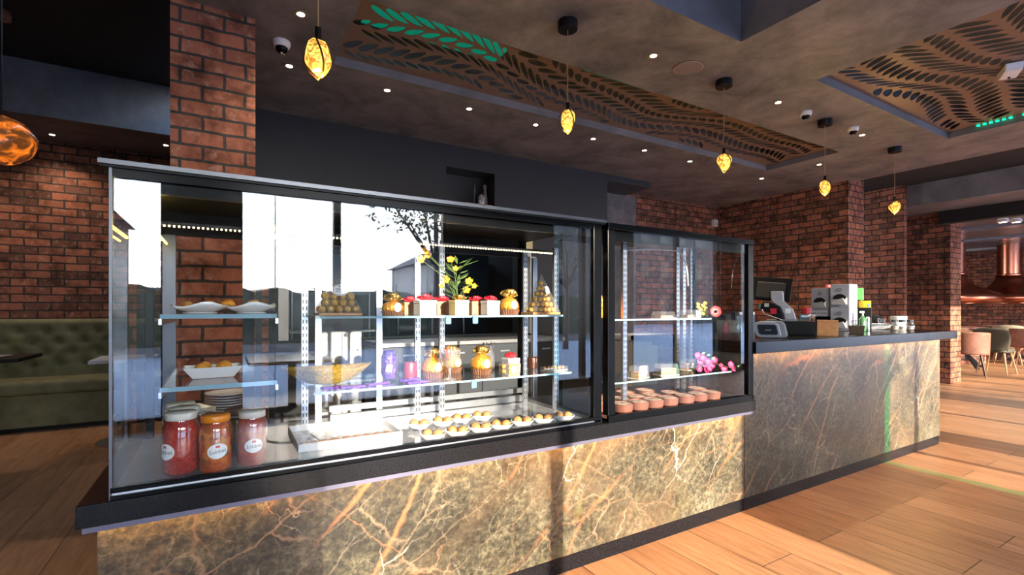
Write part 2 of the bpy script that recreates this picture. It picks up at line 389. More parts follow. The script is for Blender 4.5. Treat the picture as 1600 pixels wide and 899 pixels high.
# ------------------------------------------------------------------ mesh building
class B:
    def __init__(s): s.bm = bmesh.new()
    def box(s, x0, x1, y0, y1, z0, z1, M=None, mi=0):
        v = [s.bm.verts.new((x, y, z)) for x in (x0, x1) for y in (y0, y1) for z in (z0, z1)]
        fs = [(0, 1, 3, 2), (4, 6, 7, 5), (0, 4, 5, 1), (2, 3, 7, 6), (0, 2, 6, 4), (1, 5, 7, 3)]
        for f in fs:
            q = s.bm.faces.new([v[i] for i in f]); q.material_index = mi
        if M: bmesh.ops.transform(s.bm, matrix=M, verts=v)
        return s
    def lathe(s, prof, n=24, c=(0, 0, 0), M=None, mi=0, cap=True, sx=1, sy=1, fn=None):
        rings = []; allv = []
        for r, z in prof:
            ring = []
            for i in range(n):
                a = 2 * PI * i / n
                rr = fn(a, r, z) if fn else r
                ring.append(s.bm.verts.new((c[0] + rr * math.cos(a) * sx, c[1] + rr * math.sin(a) * sy, c[2] + z)))
            rings.append(ring); allv += ring
        for k in range(len(rings) - 1):
            a, b_ = rings[k], rings[k + 1]
            for i in range(n):
                j = (i + 1) % n
                f = s.bm.faces.new((a[i], a[j], b_[j], b_[i])); f.material_index = mi
        if cap:
            if prof[0][0] > 1e-6: f = s.bm.faces.new(list(reversed(rings[0]))); f.material_index = mi
            if prof[-1][0] > 1e-6: f = s.bm.faces.new(rings[-1]); f.material_index = mi
        if M: bmesh.ops.transform(s.bm, matrix=M, verts=allv)
        return s
    def cyl(s, r, z0, z1, n=20, c=(0, 0, 0), M=None, mi=0): return s.lathe([(r, z0), (r, z1)], n, c, M, mi)
    def tube(s, pts, r, n=8, mi=0, r1=None):
        pts = [Vector(p) for p in pts]; rings = []
        for k, p in enumerate(pts):
            t = (pts[min(k + 1, len(pts) - 1)] - pts[max(k - 1, 0)]).normalized()
            up = Vector((0, 0, 1)) if abs(t.z) < .95 else Vector((1, 0, 0))
            a = t.cross(up).normalized(); b_ = t.cross(a)
            rr = r if r1 is None else r + (r1 - r) * k / (len(pts) - 1)
            rings.append([s.bm.verts.new(p + a * math.cos(2 * PI * i / n) * rr + b_ * math.sin(2 * PI * i / n) * rr) for i in range(n)])
        for k in range(len(rings) - 1):
            for i in range(n):
                j = (i + 1) % n
                s.bm.faces.new((rings[k][i], rings[k][j], rings[k + 1][j], rings[k + 1][i])).material_index = mi
        s.bm.faces.new(list(reversed(rings[0]))).material_index = mi; s.bm.faces.new(rings[-1]).material_index = mi
        return s
    def ball(s, r, c=(0, 0, 0), sub=2, sc=(1, 1, 1), jit=0, mi=0, seed=0):
        g = bmesh.ops.create_icosphere(s.bm, subdivisions=sub, radius=1)
        for v in g['verts']:
            d = 1 + (mnoise.noise(v.co * 2.3 + Vector((seed, seed * .7, 0))) * jit if jit else 0)
            v.co = Vector((v.co.x * r * sc[0] * d + c[0], v.co.y * r * sc[1] * d + c[1], v.co.z * r * sc[2] * d + c[2]))
        for f in {f for v in g['verts'] for f in v.link_faces}: f.material_index = mi
        return s
    def prism(s, poly, a0, a1, plane='xz', mi=0, M=None):
        """polygon in a plane, thickened along the third axis from a0 to a1"""
        def P(p, a):
            return {'xz': (p[0], a, p[1]), 'xy': (p[0], p[1], a), 'yz': (a, p[0], p[1])}[plane]
        lo = [s.bm.verts.new(P(p, a0)) for p in poly]; hi = [s.bm.verts.new(P(p, a1)) for p in poly]
        k = len(poly)
        s.bm.faces.new(list(reversed(lo))).material_index = mi; s.bm.faces.new(hi).material_index = mi
        for i in range(k):
            j = (i + 1) % k
            s.bm.faces.new((lo[i], lo[j], hi[j], hi[i])).material_index = mi
        if M: bmesh.ops.transform(s.bm, matrix=M, verts=lo + hi)
        return s
    def quad(s, pts, mi=0):
        s.bm.faces.new([s.bm.verts.new(p) for p in pts]).material_index = mi; return s
    def grid(s, fn, nu, nv, mi=0, wrap=False):
        vs = [[s.bm.verts.new(fn(i / nu, j / nv)) for j in range(nv + 1)] for i in range(nu + 1)]
        for i in range(nu):
            for j in range(nv):
                s.bm.faces.new((vs[i][j], vs[i + 1][j], vs[i + 1][j + 1], vs[i][j + 1])).material_index = mi
        return s
    def build(s, name, m, parent=None, loc=(0, 0, 0), rot=(0, 0, 0), smooth=False, bevel=0, seg=2, solid=0):
        me = bpy.data.meshes.new(name)
        bmesh.ops.recalc_face_normals(s.bm, faces=s.bm.faces)
        s.bm.to_mesh(me); s.bm.free()
        for q in (m if isinstance(m, (list, tuple)) else [m]): me.materials.append(q)
        if smooth:
            for p in me.polygons: p.use_smooth = True
        o = bpy.data.objects.new(name, me); COL.objects.link(o)
        o.location = loc; o.rotation_euler = rot
        if parent: o.parent = parent
        if smooth and smooth != 'all':
            md = o.modifiers.new('smooth', 'EDGE_SPLIT'); md.split_angle = math.radians(40)
        if bevel:
            md = o.modifiers.new('bevel', 'BEVEL'); md.width = bevel; md.segments = seg; md.limit_method = 'ANGLE'; md.angle_limit = math.radians(40)
        if solid:
            md = o.modifiers.new('solid', 'SOLIDIFY'); md.thickness = solid; md.offset = 0
        return o

def tag(o, label, cat, group=None, kind=None):
    o['label'] = label; o['category'] = cat
    if group: o['group'] = group
    if kind: o['kind'] = kind
    return o
def thing(name, label, cat, loc=(0, 0, 0), rz=0, group=None):
    o = bpy.data.objects.new(name, None); COL.objects.link(o); o.empty_display_size = .05
    o.location = loc; o.rotation_euler = (0, 0, rz)
    return tag(o, label, cat, group)
def copy_tree(root, loc, rz=None, label=None, group=None, scale=None):
    r = root.copy(); COL.objects.link(r); r.location = loc
    if rz is not None: r.rotation_euler = (0, 0, rz)
    if scale is not None: r.scale = (scale, scale, scale)
    if label: r['label'] = label
    if group: r['group'] = group
    for ch in list(root.children):
        c = ch.copy(); COL.objects.link(c); c.parent = r
        for g in list(ch.children):
            d = g.copy(); COL.objects.link(d); d.parent = c
    return r
def structure(o, label=None):
    o['kind'] = 'structure'
    return o
def text_mesh(body, size, m, name, parent, loc, rot, extrude=.0004, sx=1.0):
    cu = bpy.data.curves.new('lettering', 'FONT'); cu.body = body; cu.size = size; cu.extrude = extrude
    cu.align_x = 'CENTER'; cu.align_y = 'CENTER'; cu.resolution_u = 2
    t = bpy.data.objects.new('lettering', cu); COL.objects.link(t)
    bpy.context.view_layer.update()
    me = bpy.data.meshes.new_from_object(t.evaluated_get(bpy.context.evaluated_depsgraph_get()))
    bpy.data.objects.remove(t); bpy.data.curves.remove(cu)
    me.materials.clear(); me.materials.append(m)
    o = bpy.data.objects.new(name, me); COL.objects.link(o)
    o.location = loc; o.rotation_euler = rot; o.scale = (sx, 1, 1)
    if parent: o.parent = parent
    return o

# ================================================================== THE SETTING
CZ = 2.93
o = structure(B().box(-4, 18.2, -2.7, 9, -.1, 0).build('floor', floor_m))

def box_faces(name, boxes, mx, my, mz=None, **k):
    """walls whose faces along X and across X carry their own brick direction"""
    b = B()
    for q in boxes: b.box(*q)
    mats = [mx, my, mz or mx]
    for f in b.bm.faces:
        f.normal_update(); n = f.normal
        f.material_index = 0 if abs(n.y) > .7 else (1 if abs(n.x) > .7 else 2)
    return structure(b.build(name, mats, **k))

# main ceiling with its three coffers
C1 = (.66, 5.81, 2.745, 3.577); C2 = (3.84, 6.30, -.35, 1.975); C3 = (-1.2, 2.87, -1.6, 1.94)
def slab_with_holes(rect, holes, z0, z1):
    xs = sorted({rect[0], rect[1], *[h[i] for h in holes for i in (0, 1)]}); ys = sorted({rect[2], rect[3], *[h[i] for h in holes for i in (2, 3)]})
    b = B(); idx = {}
    def V(x, y, z):
        k = (round(x, 4), round(y, 4), z)
        if k not in idx: idx[k] = b.bm.verts.new(k)
        return idx[k]
    def solid(i, j):
        if i < 0 or j < 0 or i >= len(xs) - 1 or j >= len(ys) - 1: return False
        cx, cy = (xs[i] + xs[i + 1]) / 2, (ys[j] + ys[j + 1]) / 2
        return not any(h[0] < cx < h[1] and h[2] < cy < h[3] for h in holes)
    for i in range(len(xs) - 1):
        for j in range(len(ys) - 1):
            if not solid(i, j): continue
            x0, x1, y0, y1 = xs[i], xs[i + 1], ys[j], ys[j + 1]
            for z in (z0, z1): b.bm.faces.new((V(x0, y0, z), V(x1, y0, z), V(x1, y1, z), V(x0, y1, z)))
            for (di, dj, p, q) in ((-1, 0, (x0, y0), (x0, y1)), (1, 0, (x1, y0), (x1, y1)), (0, -1, (x0, y0), (x1, y0)), (0, 1, (x0, y1), (x1, y1))):
                if not solid(i + di, j + dj):
                    fc = b.bm.faces.new((V(*p, z0), V(*q, z0), V(*q, z1), V(*p, z1))); fc.material_index = 1
    return b
b = slab_with_holes((-.2, 7.32, -2.5, 5.5), [C1, C2, (-.2, C3[1], C3[2], C3[3])], CZ, 3.36)
structure(b.build('ceiling', [ceil_m, beam_m]))
structure(B().box(-.2, 7.32, -2.5, 5.5, 3.365, 3.40).box(-4, -.2, -1.6, 6.11, 3.50, 3.55).box(7.32, 8.98, -2.5, 6.2, 3.09, 3.15).build('ceiling_recess', black_ceiling_m))
structure(B().box(-4, -.2, -2.5, -1.6, CZ, 3.5).box(-4, -.2, 2.3, 3.0, CZ, 3.5).build('ceiling_side', ceil_m))
structure(B().box(-4, .05, 6.11, 7.0, 3.0, 3.55).build('beam_left', beam_m))
structure(B().box(8.98, 9.84, -2.5, 6.2, 2.77, 3.15).build('beam_right', beam_m))
structure(B().box(9.84, 10.0, -2.5, 3.2, 2.57, 2.80).build('lintel_right', black_ceiling_m))
far_ceil = mat('far_ceiling_paint', (.13, .125, .135), .35)
far_blue = mat('far_blue_panel', (.17, .20, .27), .25)
structure(B().box(9.84, 18.2, -2.5, 7, 2.77, 2.9).build('ceiling_far', far_ceil))
structure(B().box(12.2, 12.6, -2.4, 6.9, 2.72, 2.768).box(14.3, 14.8, -2.4, 6.9, 2.72, 2.768).box(16.6, 17.0, -2.4, 6.9, 2.72, 2.768).build('ceiling_far_ribs', far_blue))

coffer_back = mat('coffer_back', (.10, .11, .10), .8)
structure(B().box(C1[0], C1[1], C1[2], C1[3], 3.20, 3.25).box(C2[0], C2[1], C2[2], C2[3], 3.20, 3.25).build('ceiling_coffer_back', coffer_back))
# walls
pil = (-.257, .159, 3.26, 3.70)
box_faces('pillar_left', [(pil[0], pil[1], pil[2], pil[3], 0, CZ)], pillar_brick, brick_y)
box_faces('wall_left_back', [(-4, .0, 7.0, 7.2, 0, 3.02)], brick_x, brick_y)
structure(B().box(-.02, .15, 3.70, 7.0, 0, 3.5).build('wall_left_side', dark_wall_m))
structure(B().box(-4.2, -4, -2.7, 7.2, 0, 3.6).build('wall_left', dark_wall_m))
box_faces('wall_back', [(4.2, 7.18, 5.32, 5.5, 0, CZ)], brick_x, brick_y)
box_faces('wall_right', [(7.18, 7.61, 3.29, 5.5, 0, CZ + .4)], brick_hx, brick_y)
box_faces('pillar_right', [(8.88, 8.975, 3.30, 6.0, 0, 3.12)], brick_hx, brick_y)
box_faces('pillar_far', [(10.06, 10.5, 3.12, 6.0, 0, 2.77)], brick_hx, brick_y)
box_faces('wall_rear', [(7.61, 10.5, 6.0, 6.2, 0, 3.15), (10.5, 18.2, 7.0, 7.2, 0, 2.8)], brick_x, brick_y)
box_faces('wall_far', [(18.0, 18.2, -2.7, 7.2, 0, 2.8)], brick_x, brick_y)
# charcoal wall behind the counter: opening to the kitchen and a small niche
n0 = at_y(697, 260, 4.70); n1 = at_y(773, 270, 4.70)
NX0, NX1, NZ1, NZ0 = n0.x, n1.x, n0.z, 2.31
OX0, OX1, OZ0, OZ1 = .42, 3.0, .92, 2.02
b = B()
Y0, Y1 = 4.70, 5.05
b.box(.15, OX0, Y0, Y1, 0, CZ).box(OX1, 4.2, Y0, Y1, 0, CZ).box(OX0, OX1, Y0, Y1, 0, OZ0)
b.box(OX0, OX1, Y0, Y1, OZ1, NZ0).box(OX0, OX1, Y0, Y1, NZ1, CZ).box(OX0, NX0, Y0, Y1, NZ0, NZ1).box(NX1, OX1, Y0, Y1, NZ0, NZ1)
b.box(NX0 - .02, NX1 + .02, Y1 - .09, Y1, NZ0, NZ1)
structure(b.build('wall_kitchen', dark_wall_m))
structure(B().box(4.4, 5.2, 5.2, 5.318, 0, 2.86).build('pillar_plaster', ceil_m))
structure(B().box(4.2, 4.99, 4.70, 5.318, 2.85, CZ - .002).box(4.19, 4.22, 4.70, 5.3, 2.80, 2.85).build('trim_shutter_box', dark_wall_m, bevel=.004))
# kitchen beyond the opening
kit = mat('kitchen_grey', (.14, .17, .20), .35)
structure(B().box(.15, 4.2, 6.4, 6.5, 0, CZ).box(.15, .2, 5.05, 6.4, 0, CZ).box(4.1, 4.2, 5.05, 6.4, 0, CZ).box(.15, 4.2, 5.05, 6.4, 2.6, 2.7).build('wall_kitchen_inner', kit))
structure(B().box(.42, 3.0, 4.60, 4.699, 1.88, 2.04).build('trim_1', cream_paint))
structure(B().box(.42, 3.0, 4.63, 4.699, 1.80, 1.878).build('trim_2', lightgrey))
structure(B().box(2.98, 3.06, 4.62, 4.699, .93, 1.80).box(.40, .48, 4.62, 4.699, .93, 1.80).build('trim_3', lightgrey))

t = thing('kitchen_fill_lamp', 'flat square lamp added out of sight to brighten the kitchen beyond the serving opening', 'ceiling light', (1.9, 5.7, 2.599))  # unseen lamp added to lift the dark serving opening
B().box(-.3, .3, -.3, .3, -.03, -.0005).build('housing', white_plastic, t)
B().box(-.28, .28, -.28, .28, -.034, -.0305).build('diffuser', mat('panel_light', (.8, .8, .8), .4, emit=(.85, .93, 1.0), estr=6.0), t)
t = thing('glass_door_fridge', 'tall dark glass door fridge in the kitchen beyond the opening', 'fridge', (1.75, 5.75, 0))
B().box(0, 1.3, .025, .6, .08, 2.05).build('body', kit, t, bevel=.005)
for k in range(3):
    d = B().box(.004 + k * .432, .428 + k * .432, 0, .024, .12, 2.0).build('door', mat('dark_glass_door', (.02, .035, .05), .1, spec=.7), t, bevel=.003)
    B().tube([(.05 + k * .432, -.03, .9), (.05 + k * .432, -.03, 1.5)], .010, 8).build('handle', alu, d)
B().box(.02, 1.28, .05, .58, 0, .0795).build('plinth', black_satin, t)
t = thing('kitchen_rack', 'steel wire kitchen rack beyond the serving opening', 'rack', (.6, 5.5, 0))
for xx in (0, .9):
    for yy in (0, .4): B().cyl(.014, 0, 1.95, 12, (xx, yy, 0)).build('upright', alu, t)
for zz in (.3, .95, 1.4, 1.85): B().box(-.02, .92, -.02, .42, zz, zz + .02).build('shelf', steel, t)

# street front behind the camera
WINS = [(-1.35, -.50), (.12, 2.55), (4.255, 5.5), (5.9, 8.2), (8.8, 11.5), (12.0, 14.8), (15.3, 17.8)]
WZ0, WZ1 = .06, 2.62
b = B(); px = -4
for x0, x1 in WINS:
    b.box(px, x0, -2.7, -2.5, 0, 3.5); b.box(x0, x1, -2.7, -2.5, WZ1, 3.5); b.box(x0, x1, -2.7, -2.5, 0, WZ0); px = x1
b.box(px, 18.2, -2.7, -2.5, 0, 3.5)
structure(b.build('wall_front', dark_wall_m))
for i, (x0, x1) in enumerate(WINS):
    b = B(); w = .05
    b.box(x0, x0 + w, -2.64, -2.56, WZ0, WZ1).box(x1 - w, x1, -2.64, -2.56, WZ0, WZ1).box(x0 + w, x1 - w, -2.64, -2.56, WZ1 - w, WZ1).box(x0 + w, x1 - w, -2.64, -2.56, WZ0, WZ0 + w)
    if x1 - x0 > 1.2:
        k = 2 if x1 - x0 < 2.6 else 3
        for q in range(1, k):
            xm = x0 + (x1 - x0) * q / k - (.18 if i == 1 else 0); b.box(xm - .04, xm + .04, -2.64, -2.56, WZ0 + w, WZ1 - w)
    f = structure(b.build('window_%d' % (i + 1), black_satin))
    B().quad([(x0 + w, -2.6, WZ0 + w), (x1 - w, -2.6, WZ0 + w), (x1 - w, -2.6, WZ1 - w), (x0 + w, -2.6, WZ1 - w)]).build('pane', window_glass, f)
    if i == 2:
        B().box(4.306, 4.40, -2.588, -2.582, .111, 1.9).build('sun_tint_strip', green_filter, f)  # unseen filter added to tint a stripe of sun on the floor
    portal(x0, x1, WZ0, WZ1, -2.75)

# the street outside
pav = mat('grey_paving', (.33, .34, .37), .8)
structure(B().box(-30, 45, -60, -2.71, -.12, -.02).build('pavement_outside', pav))
def building(x0, x1, y, h, col, lab):
    t = thing('building', lab, 'building', (x0, y, 0))
    B().box(0, x1 - x0, -6, 0, 0, h).build('walls', mat('render_%d' % int(x0 + 90), col, .8), t)
    B().prism([(-.3, h), (x1 - x0 + .3, h), ((x1 - x0) / 2, h + 2.2)], -6.2, .2, 'xz').build('roof', mat('slate_roof', (.10, .09, .10), .7), t)
    n = int((x1 - x0) // 2.2)
    for r in range(int(h // 2.9)):
        for k in range(n):
            w = B().box(.6 + k * 2.2, 1.6 + k * 2.2, -.02, .05, .9 + r * 2.9, 2.3 + r * 2.9).build('window', mat('dark_pane', (.05, .06, .07), .1), t)
building(-13.5, -4.5, -24, 5.6, (.22, .16, .14), 'dark red house across the street, mirrored in the left of the case glass')
building(-2.4, -.62, -24, 8.4, (.16, .20, .30), 'narrow blue grey block added across the street to keep sun off the left window')  # unseen block added to shade the left window from the sun
building(11.0, 19.0, -27, 4.2, (.42, .38, .34), 'low pale house across the street behind the tree')
building(19.5, 46.0, -25, 13, (.07, .07, .075), 'wide dark terrace at the far end of the street, raised to dim the mirrored sky')  # made tall and dark to dim the sky mirrored in the right case
t = thing('added_hedge', 'long clipped dark green hedge added across the street to darken the case reflections', 'hedge', (4.0, -12.5, 0))  # unseen hedge added so the case glass mirrors a darker band
b = B(); b.box(-9, 9, -.45, .45, 0, 1.75)
bmesh.ops.subdivide_edges(b.bm, edges=[e for e in b.bm.edges if abs(e.verts[0].co.x - e.verts[1].co.x) > 1], cuts=90)
for v in b.bm.verts: v.co += Vector((0, mnoise.noise(v.co * 1.3) * .18, max(0, v.co.z) * .10 * mnoise.noise(v.co * 2.1)))
b.build('foliage', mat('hedge_green', (.030, .042, .022), .8, bump=.9, bscale=14, vary=.4, vscale=9), t)
B().box(-9.1, 9.1, .55, .75, -.02, .22).build('kerb_wall', mat('kerb_stone', (.16, .15, .15), .8), t)
def street_tree(x, y, zc, r, lab, n=1500):
    t = thing('street_tree', lab, 'tree', (x, y, 0))
    b = B().tube([(0, 0, -.02), (.05, 0, zc * .5), (0, .05, zc)], .09, 8, r1=.04)
    for k in range(6):
        a = k * 1.1; b.tube([(0, 0, zc * .62), (math.cos(a) * r * .6, math.sin(a) * r * .4, zc + .3 * r * math.sin(k))], .035, 6, r1=.012)
    b.build('trunk', dark_wood, t)
    b = B()
    for k in range(n):
        a = random.uniform(0, 2 * PI); h = random.uniform(-1, 1); q = random.random() ** .4
        s = math.sqrt(1 - h * h)
        c = Vector((math.cos(a) * s * r * q, math.sin(a) * s * r * .7 * q, zc + h * r * .55 * q))
        if mnoise.noise(c * 1.7) < -.10: continue
        l = random.uniform(.035, .065); u = Vector((random.gauss(0, 1), random.gauss(0, 1), random.gauss(0, 1))).normalized(); w = u.orthogonal().normalized()
        b.quad([c - u * l, c + w * l * .5, c + u * l, c - w * l * .5])
    b.build('leaves', mat('leaf_green', (.035, .055, .02), .6), t)
street_tree(3.9, -6.4, 3.5, 1.7, 'leafy street tree outside the wide window, mirrored in the case glass')
street_tree(9.0, -8.5, 3.0, 1.8, 'round street tree outside the second window', 900)

# ================================================================== COUNTER
MY = 1.776                      # marble face
JX = 2.66                       # joint between the display counter and the bar
def counter(name, label, x0, x1, y1, top, joints):
    t = thing(name, label, 'counter', (x0, MY, 0)); L = x1 - x0
    xs = [0] + [j - x0 for j in joints] + [L]
    for a, c in zip(xs, xs[1:]):
        # each slab of stone is cut from its own place in the block: local origin keeps the figure continuous
        B().box(a + .0008, c - .0008, 0, .02, .078, top).build('marble_panel', marble_m, t)
    B().box(0, L, .006, .03, 0, .077).build('plinth', granite, t)
    B().box(.0, .02, .021, y1 - MY, .0, top).build('end_panel', mat('stone_edge', (.10, .085, .07), .4, vary=.3, vscale=30), t)
    B().box(L - .02, L, .021, y1 - MY, .0, top).build('end_panel', MATS['stone_edge'], t)
    B().box(.021, L - .021, y1 - MY - .03, y1 - MY, .05, top).build('back_panel', lightgrey, t)
    return t
counter('display_counter', 'brown veined marble counter with black plinth under the glass display cases', -.309, JX - .002, 2.42, .592, [1.32])
counter('bar_counter', 'green brown veined marble bar front, taller section right of the display cases', JX + .002, 5.49, 2.45, .938, [])

t = thing('display_worktop', 'thick black granite ledge carrying both glass display cases', 'worktop', (-.341, 1.70, .612))
B().box(0, 2.655 + .341, 0, .74, 0, .062).build('stone_slab', granite, t, bevel=.003)
B().box(.012, 2.655 + .341 - .012, .010, .022, -.017, -.0005).build('light_profile', slab_edge, t)
B().box(.03, 2.97, .030, .046, -.0018, -.0005).build('led_strip', orange_led, t)
RX1_ = X_at(1173, 1.73)
t = thing('bar_worktop', 'polished black granite bar top on the taller marble bar', 'worktop', (RX1_ + .003, 1.70, .942))
B().box(0, 5.64 - RX1_ - .003, 0, .80, 0, .070).build('stone_slab', granite, t, bevel=.003)
B().box(.03, 2.82, .030, .046, -.0018, -.0005).build('led_strip', orange_led, t)

# ================================================================== DISPLAY CASES
DECK = .690
def slotted(b, x, y, z0, z1):
    b.box(x - .013, x + .013, y - .008, y + .008, z0, z1, mi=0)
    z = z0 + .03
    while z < z1 - .03:
        for s in (-.0065, .0065): b.box(x + s - .002, x + s + .002, y - .0086, y - .0081, z, z + .016, mi=1)
        z += .028
    return b
slot_dark = mat('slot_shadow', (.02, .02, .025), .7)
KX0, KX1 = -.27, X_at(937, 1.725)
KB = 2.40
t = thing('display_case', 'long glass patisserie case with silver topped black roof and open shelves', 'display case', (0, 0, .674))
Z = .674
def part(b, name, m, **k): return b.build(name, m, t, **k)
def bx(x0, x1, y0, y1, z0, z1): return B().box(x0, x1, y0, y1, z0 - Z, z1 - Z)
part(bx(KX0, KX1, 1.722, KB, Z, DECK), 'deck', mat('polished_deck', (.28, .29, .31), .06, spec=.9))
part(B().box(KX0, KX1, 1.706, 1.721, 0, .013).box(KX0, KX1, 1.708, 1.721, .019, .034), 'bottom_rail', black, bevel=.001)
part(B().box(KX0, KX1, 1.712, 1.721, .0132, .0188), 'rail_strip', alu)
part(bx(-.292, KX1 + .02, 1.705, KB + .02, 1.592, 1.609), 'roof_panel', black_satin)
part(bx(-.295, KX1 + .02, 1.698, 1.7045, 1.599, 1.612), 'roof_lip', mat('lip_steel', (.16, .165, .18), .35, .9))
part(bx(KX0 + .005, KX1 - .05, 1.7135, 1.7225, 1.568, 1.5915), 'front_band', black)
part(bx(KX0 + .01, KX1 - .05, 1.732, 1.75, 1.535, 1.591), 'front_header', black)
xs = [KX0, X_at(430, 1.725), X_at(718, 1.725), X_at(925, 1.725)]
for a, c in zip(xs, xs[1:]):
    part(B().quad([(a + .001, 1.7245, .035), (c - .001, 1.7245, .035), (c - .001, 1.7245, .918), (a + .001, 1.7245, .918)]), 'front_pane', glass)
part(B().quad([(KX0 + .003, 1.727, .02), (KX0 + .003, KB, .02), (KX0 + .003, KB, .918), (KX0 + .003, 1.727, .918)]), 'end_pane', glass)
part(bx(KX0 - .003, KX0 + .004, 1.712, 1.722, Z, 1.595), 'edge_trim', MATS['lip_steel'])
part(bx(X_at(925, 1.725), KX1, 1.712, 1.75, Z, 1.591), 'front_post', black, bevel=.002)
part(bx(KX1 - .035, KX1, KB - .04, KB, DECK, 1.591), 'rear_post', black)
part(bx(KX0 + .004, KX0 + .03, KB - .03, KB, DECK, 1.591), 'rear_post', black_satin)
for xa, xb, m_, nm in ((-.212, -.168, mat('brushed_dark', (.10, .105, .12), .3, .7), 'door_stile'), (.068, .112, black_satin, 'door_stile')):
    part(bx(xa, xb, KB - .03, KB, DECK, 1.50), nm, m_)
part(bx(KX0 + .03, KX1 - .04, KB - .03, KB, 1.50, 1.591), 'rear_header', black_satin)
part(B().quad([(xs[1], 1.74, .02), (xs[1], KB - .03, .02), (xs[1], KB - .03, .86), (xs[1], 1.74, .86)]), 'partition_pane', glass)
for xx in (X_at(497, 2.36), X_at(592, 2.36), X_at(835, 2.36)):
    part(bx(xx - .014, xx + .014, 2.35, 2.37, DECK, 1.50), 'door_stile', alu)
part(B().box(X_at(515, 2.3), KX1 - .05, 2.28, 2.30, .020, .052).box(X_at(515, 2.3), KX1 - .05, 2.305, 2.325, .062, .088), 'sill_rail', alu)
for px_, yy in ((476, 2.2), (652, 2.2), (690, 2.22), (820, 2.2), (868, 2.02)):
    part(slotted(B(), X_at(px_, yy), yy, .017, .84), 'slotted_upright', [alu, slot_dark])
# shelves: glass plate with a bright front edge
def shelf(x0, x1, y0, y1, z, th=.008):
    s = part(bx(x0, x1, y0 + .004, y1, z - th, z), 'glass_shelf', shelf_glass)
    B().box(x0, x1, y0, y0 + .0035, z - th - Z, z - Z).build('edge_strip', shelf_edge, s)
    return s
S_L1, S_L2, S_M1, S_M2 = 1.186, .966, 1.176, .912
shelf(-.165, .150, 1.775, KB - .05, S_L1, .014); shelf(-.165, .150, 1.775, KB - .05, S_L2, .014)
shelf(X_at(500, 1.79), X_at(880, 1.79), 1.79, 2.185, S_M1); shelf(X_at(490, 1.79), X_at(893, 1.79), 1.79, 2.185, S_M2)
for px_, z in ((700, S_M1), (742, S_M1), (740, S_M2)):
    p = at_y(px_, 495, 1.786)
    part(bx(p.x - .012, p.x + .012, 1.778, 1.787, z - .034, z - .001), 'price_clip', mat('clip_blue', (.12, .30, .55), .3), bevel=.004)
# shelf brackets
for x, z in ((-.165, S_L1), (.150, S_L1), (-.165, S_L2), (.150, S_L2)):
    part(B().box(x - .004, x + .004, 1.78, KB - .05, z - .032 - Z, z - .0145 - Z), 'shelf_bracket', alu)
# light strips under the roof
part(B().tube([(-.215, 1.79, .80), (-.215, 2.33, .80)], .006, 6).tube([(-.195, 1.79, .785), (-.195, 2.33, .785)], .004, 6), 'led_strip', yellow_led)
part(B().tube([(.135, 1.79, .80), (.135, 2.33, .80)], .006, 6).tube([(.155, 1.79, .785), (.155, 2.33, .785)], .004, 6), 'led_strip', yellow_led)
for xa, xb in ((-.17, .10), (.20, KX1 - .1)):
    b = B(); x = xa
    while x < xb:
        b.box(x - .0025, x + .0025, 1.955, 1.960, .800, .805); x += .0135
    b.box(xa - .01, xb, 1.950, 1.966, .8051, .816, mi=1)
    part(b, 'led_dots', [white_led, black_satin])

# right hand case
t = thing('display_case', 'smaller black framed glass case at the end of the granite ledge', 'display case', (0, 0, .674))
RX0, RX1, RB = X_at(946, 1.73), X_at(1173, 1.73), 2.14
part(bx(RX0, RX1, 1.722, RB, Z, DECK), 'deck', black)
part(bx(RX0, RX1, 1.708, 1.721, Z, Z + .03), 'bottom_rail', black)
part(bx(RX0, RX1, 1.708, RB, 1.575, 1.605), 'roof_panel', black, bevel=.002)
part(bx(RX0, X_at(957, 1.73), 1.712, 1.75, Z + .031, 1.574), 'front_post', black, bevel=.002)
part(bx(X_at(1165, 1.73), RX1, 1.712, 1.75, Z + .031, 1.574), 'front_post', black, bevel=.002)
part(bx(RX1 - .03, RX1, RB - .035, RB, DECK, 1.574), 'rear_post', black)
part(bx(RX0, RX0 + .03, RB - .035, RB, DECK, 1.574), 'rear_post', black)
part(bx(RX0 + .05, RX1 - .04, 1.73, 1.75, 1.525, 1.574), 'front_header', black)
part(B().quad([(RX0 + .03, 1.726, .031), (RX1 - .02, 1.726, .031), (RX1 - .02, 1.726, .90), (RX0 + .03, 1.726, .90)]), 'front_pane', glass)
part(B().quad([(RX1 - .005, 1.751, .017), (RX1 - .005, RB - .036, .017), (RX1 - .005, RB - .036, .90), (RX1 - .005, 1.751, .90)]), 'end_pane', glass)
for px_, yy in ((975, 1.84), (1058, 2.10), (1068, 2.12), (1080, 2.12)):
    part(slotted(B(), X_at(px_, yy), yy, .017, .90), 'slotted_upright', [alu, slot_dark])
S_R1, S_R2 = 1.152, .838
shelf(RX0 + .10, X_at(1112, 1.80), 1.80, 2.09, S_R1); shelf(RX0 + .10, X_at(1143, 1.80), 1.80, 2.09, S_R2)
b = B()
pts = [at_y(970 + 85 * k / 12, 392 - 2 * math.sin(k / 12 * PI), 2.0) for k in range(13)] + [at_y(1055 + 20 * math.sin(k / 6 * PI / 2), 392 + 55 * (k / 6) ** 2, 2.0) for k in range(1, 7)]
b.tube([(p.x, p.y, p.z - Z) for p in pts], .005, 6)
part(b, 'cable', white_plastic, smooth='all')

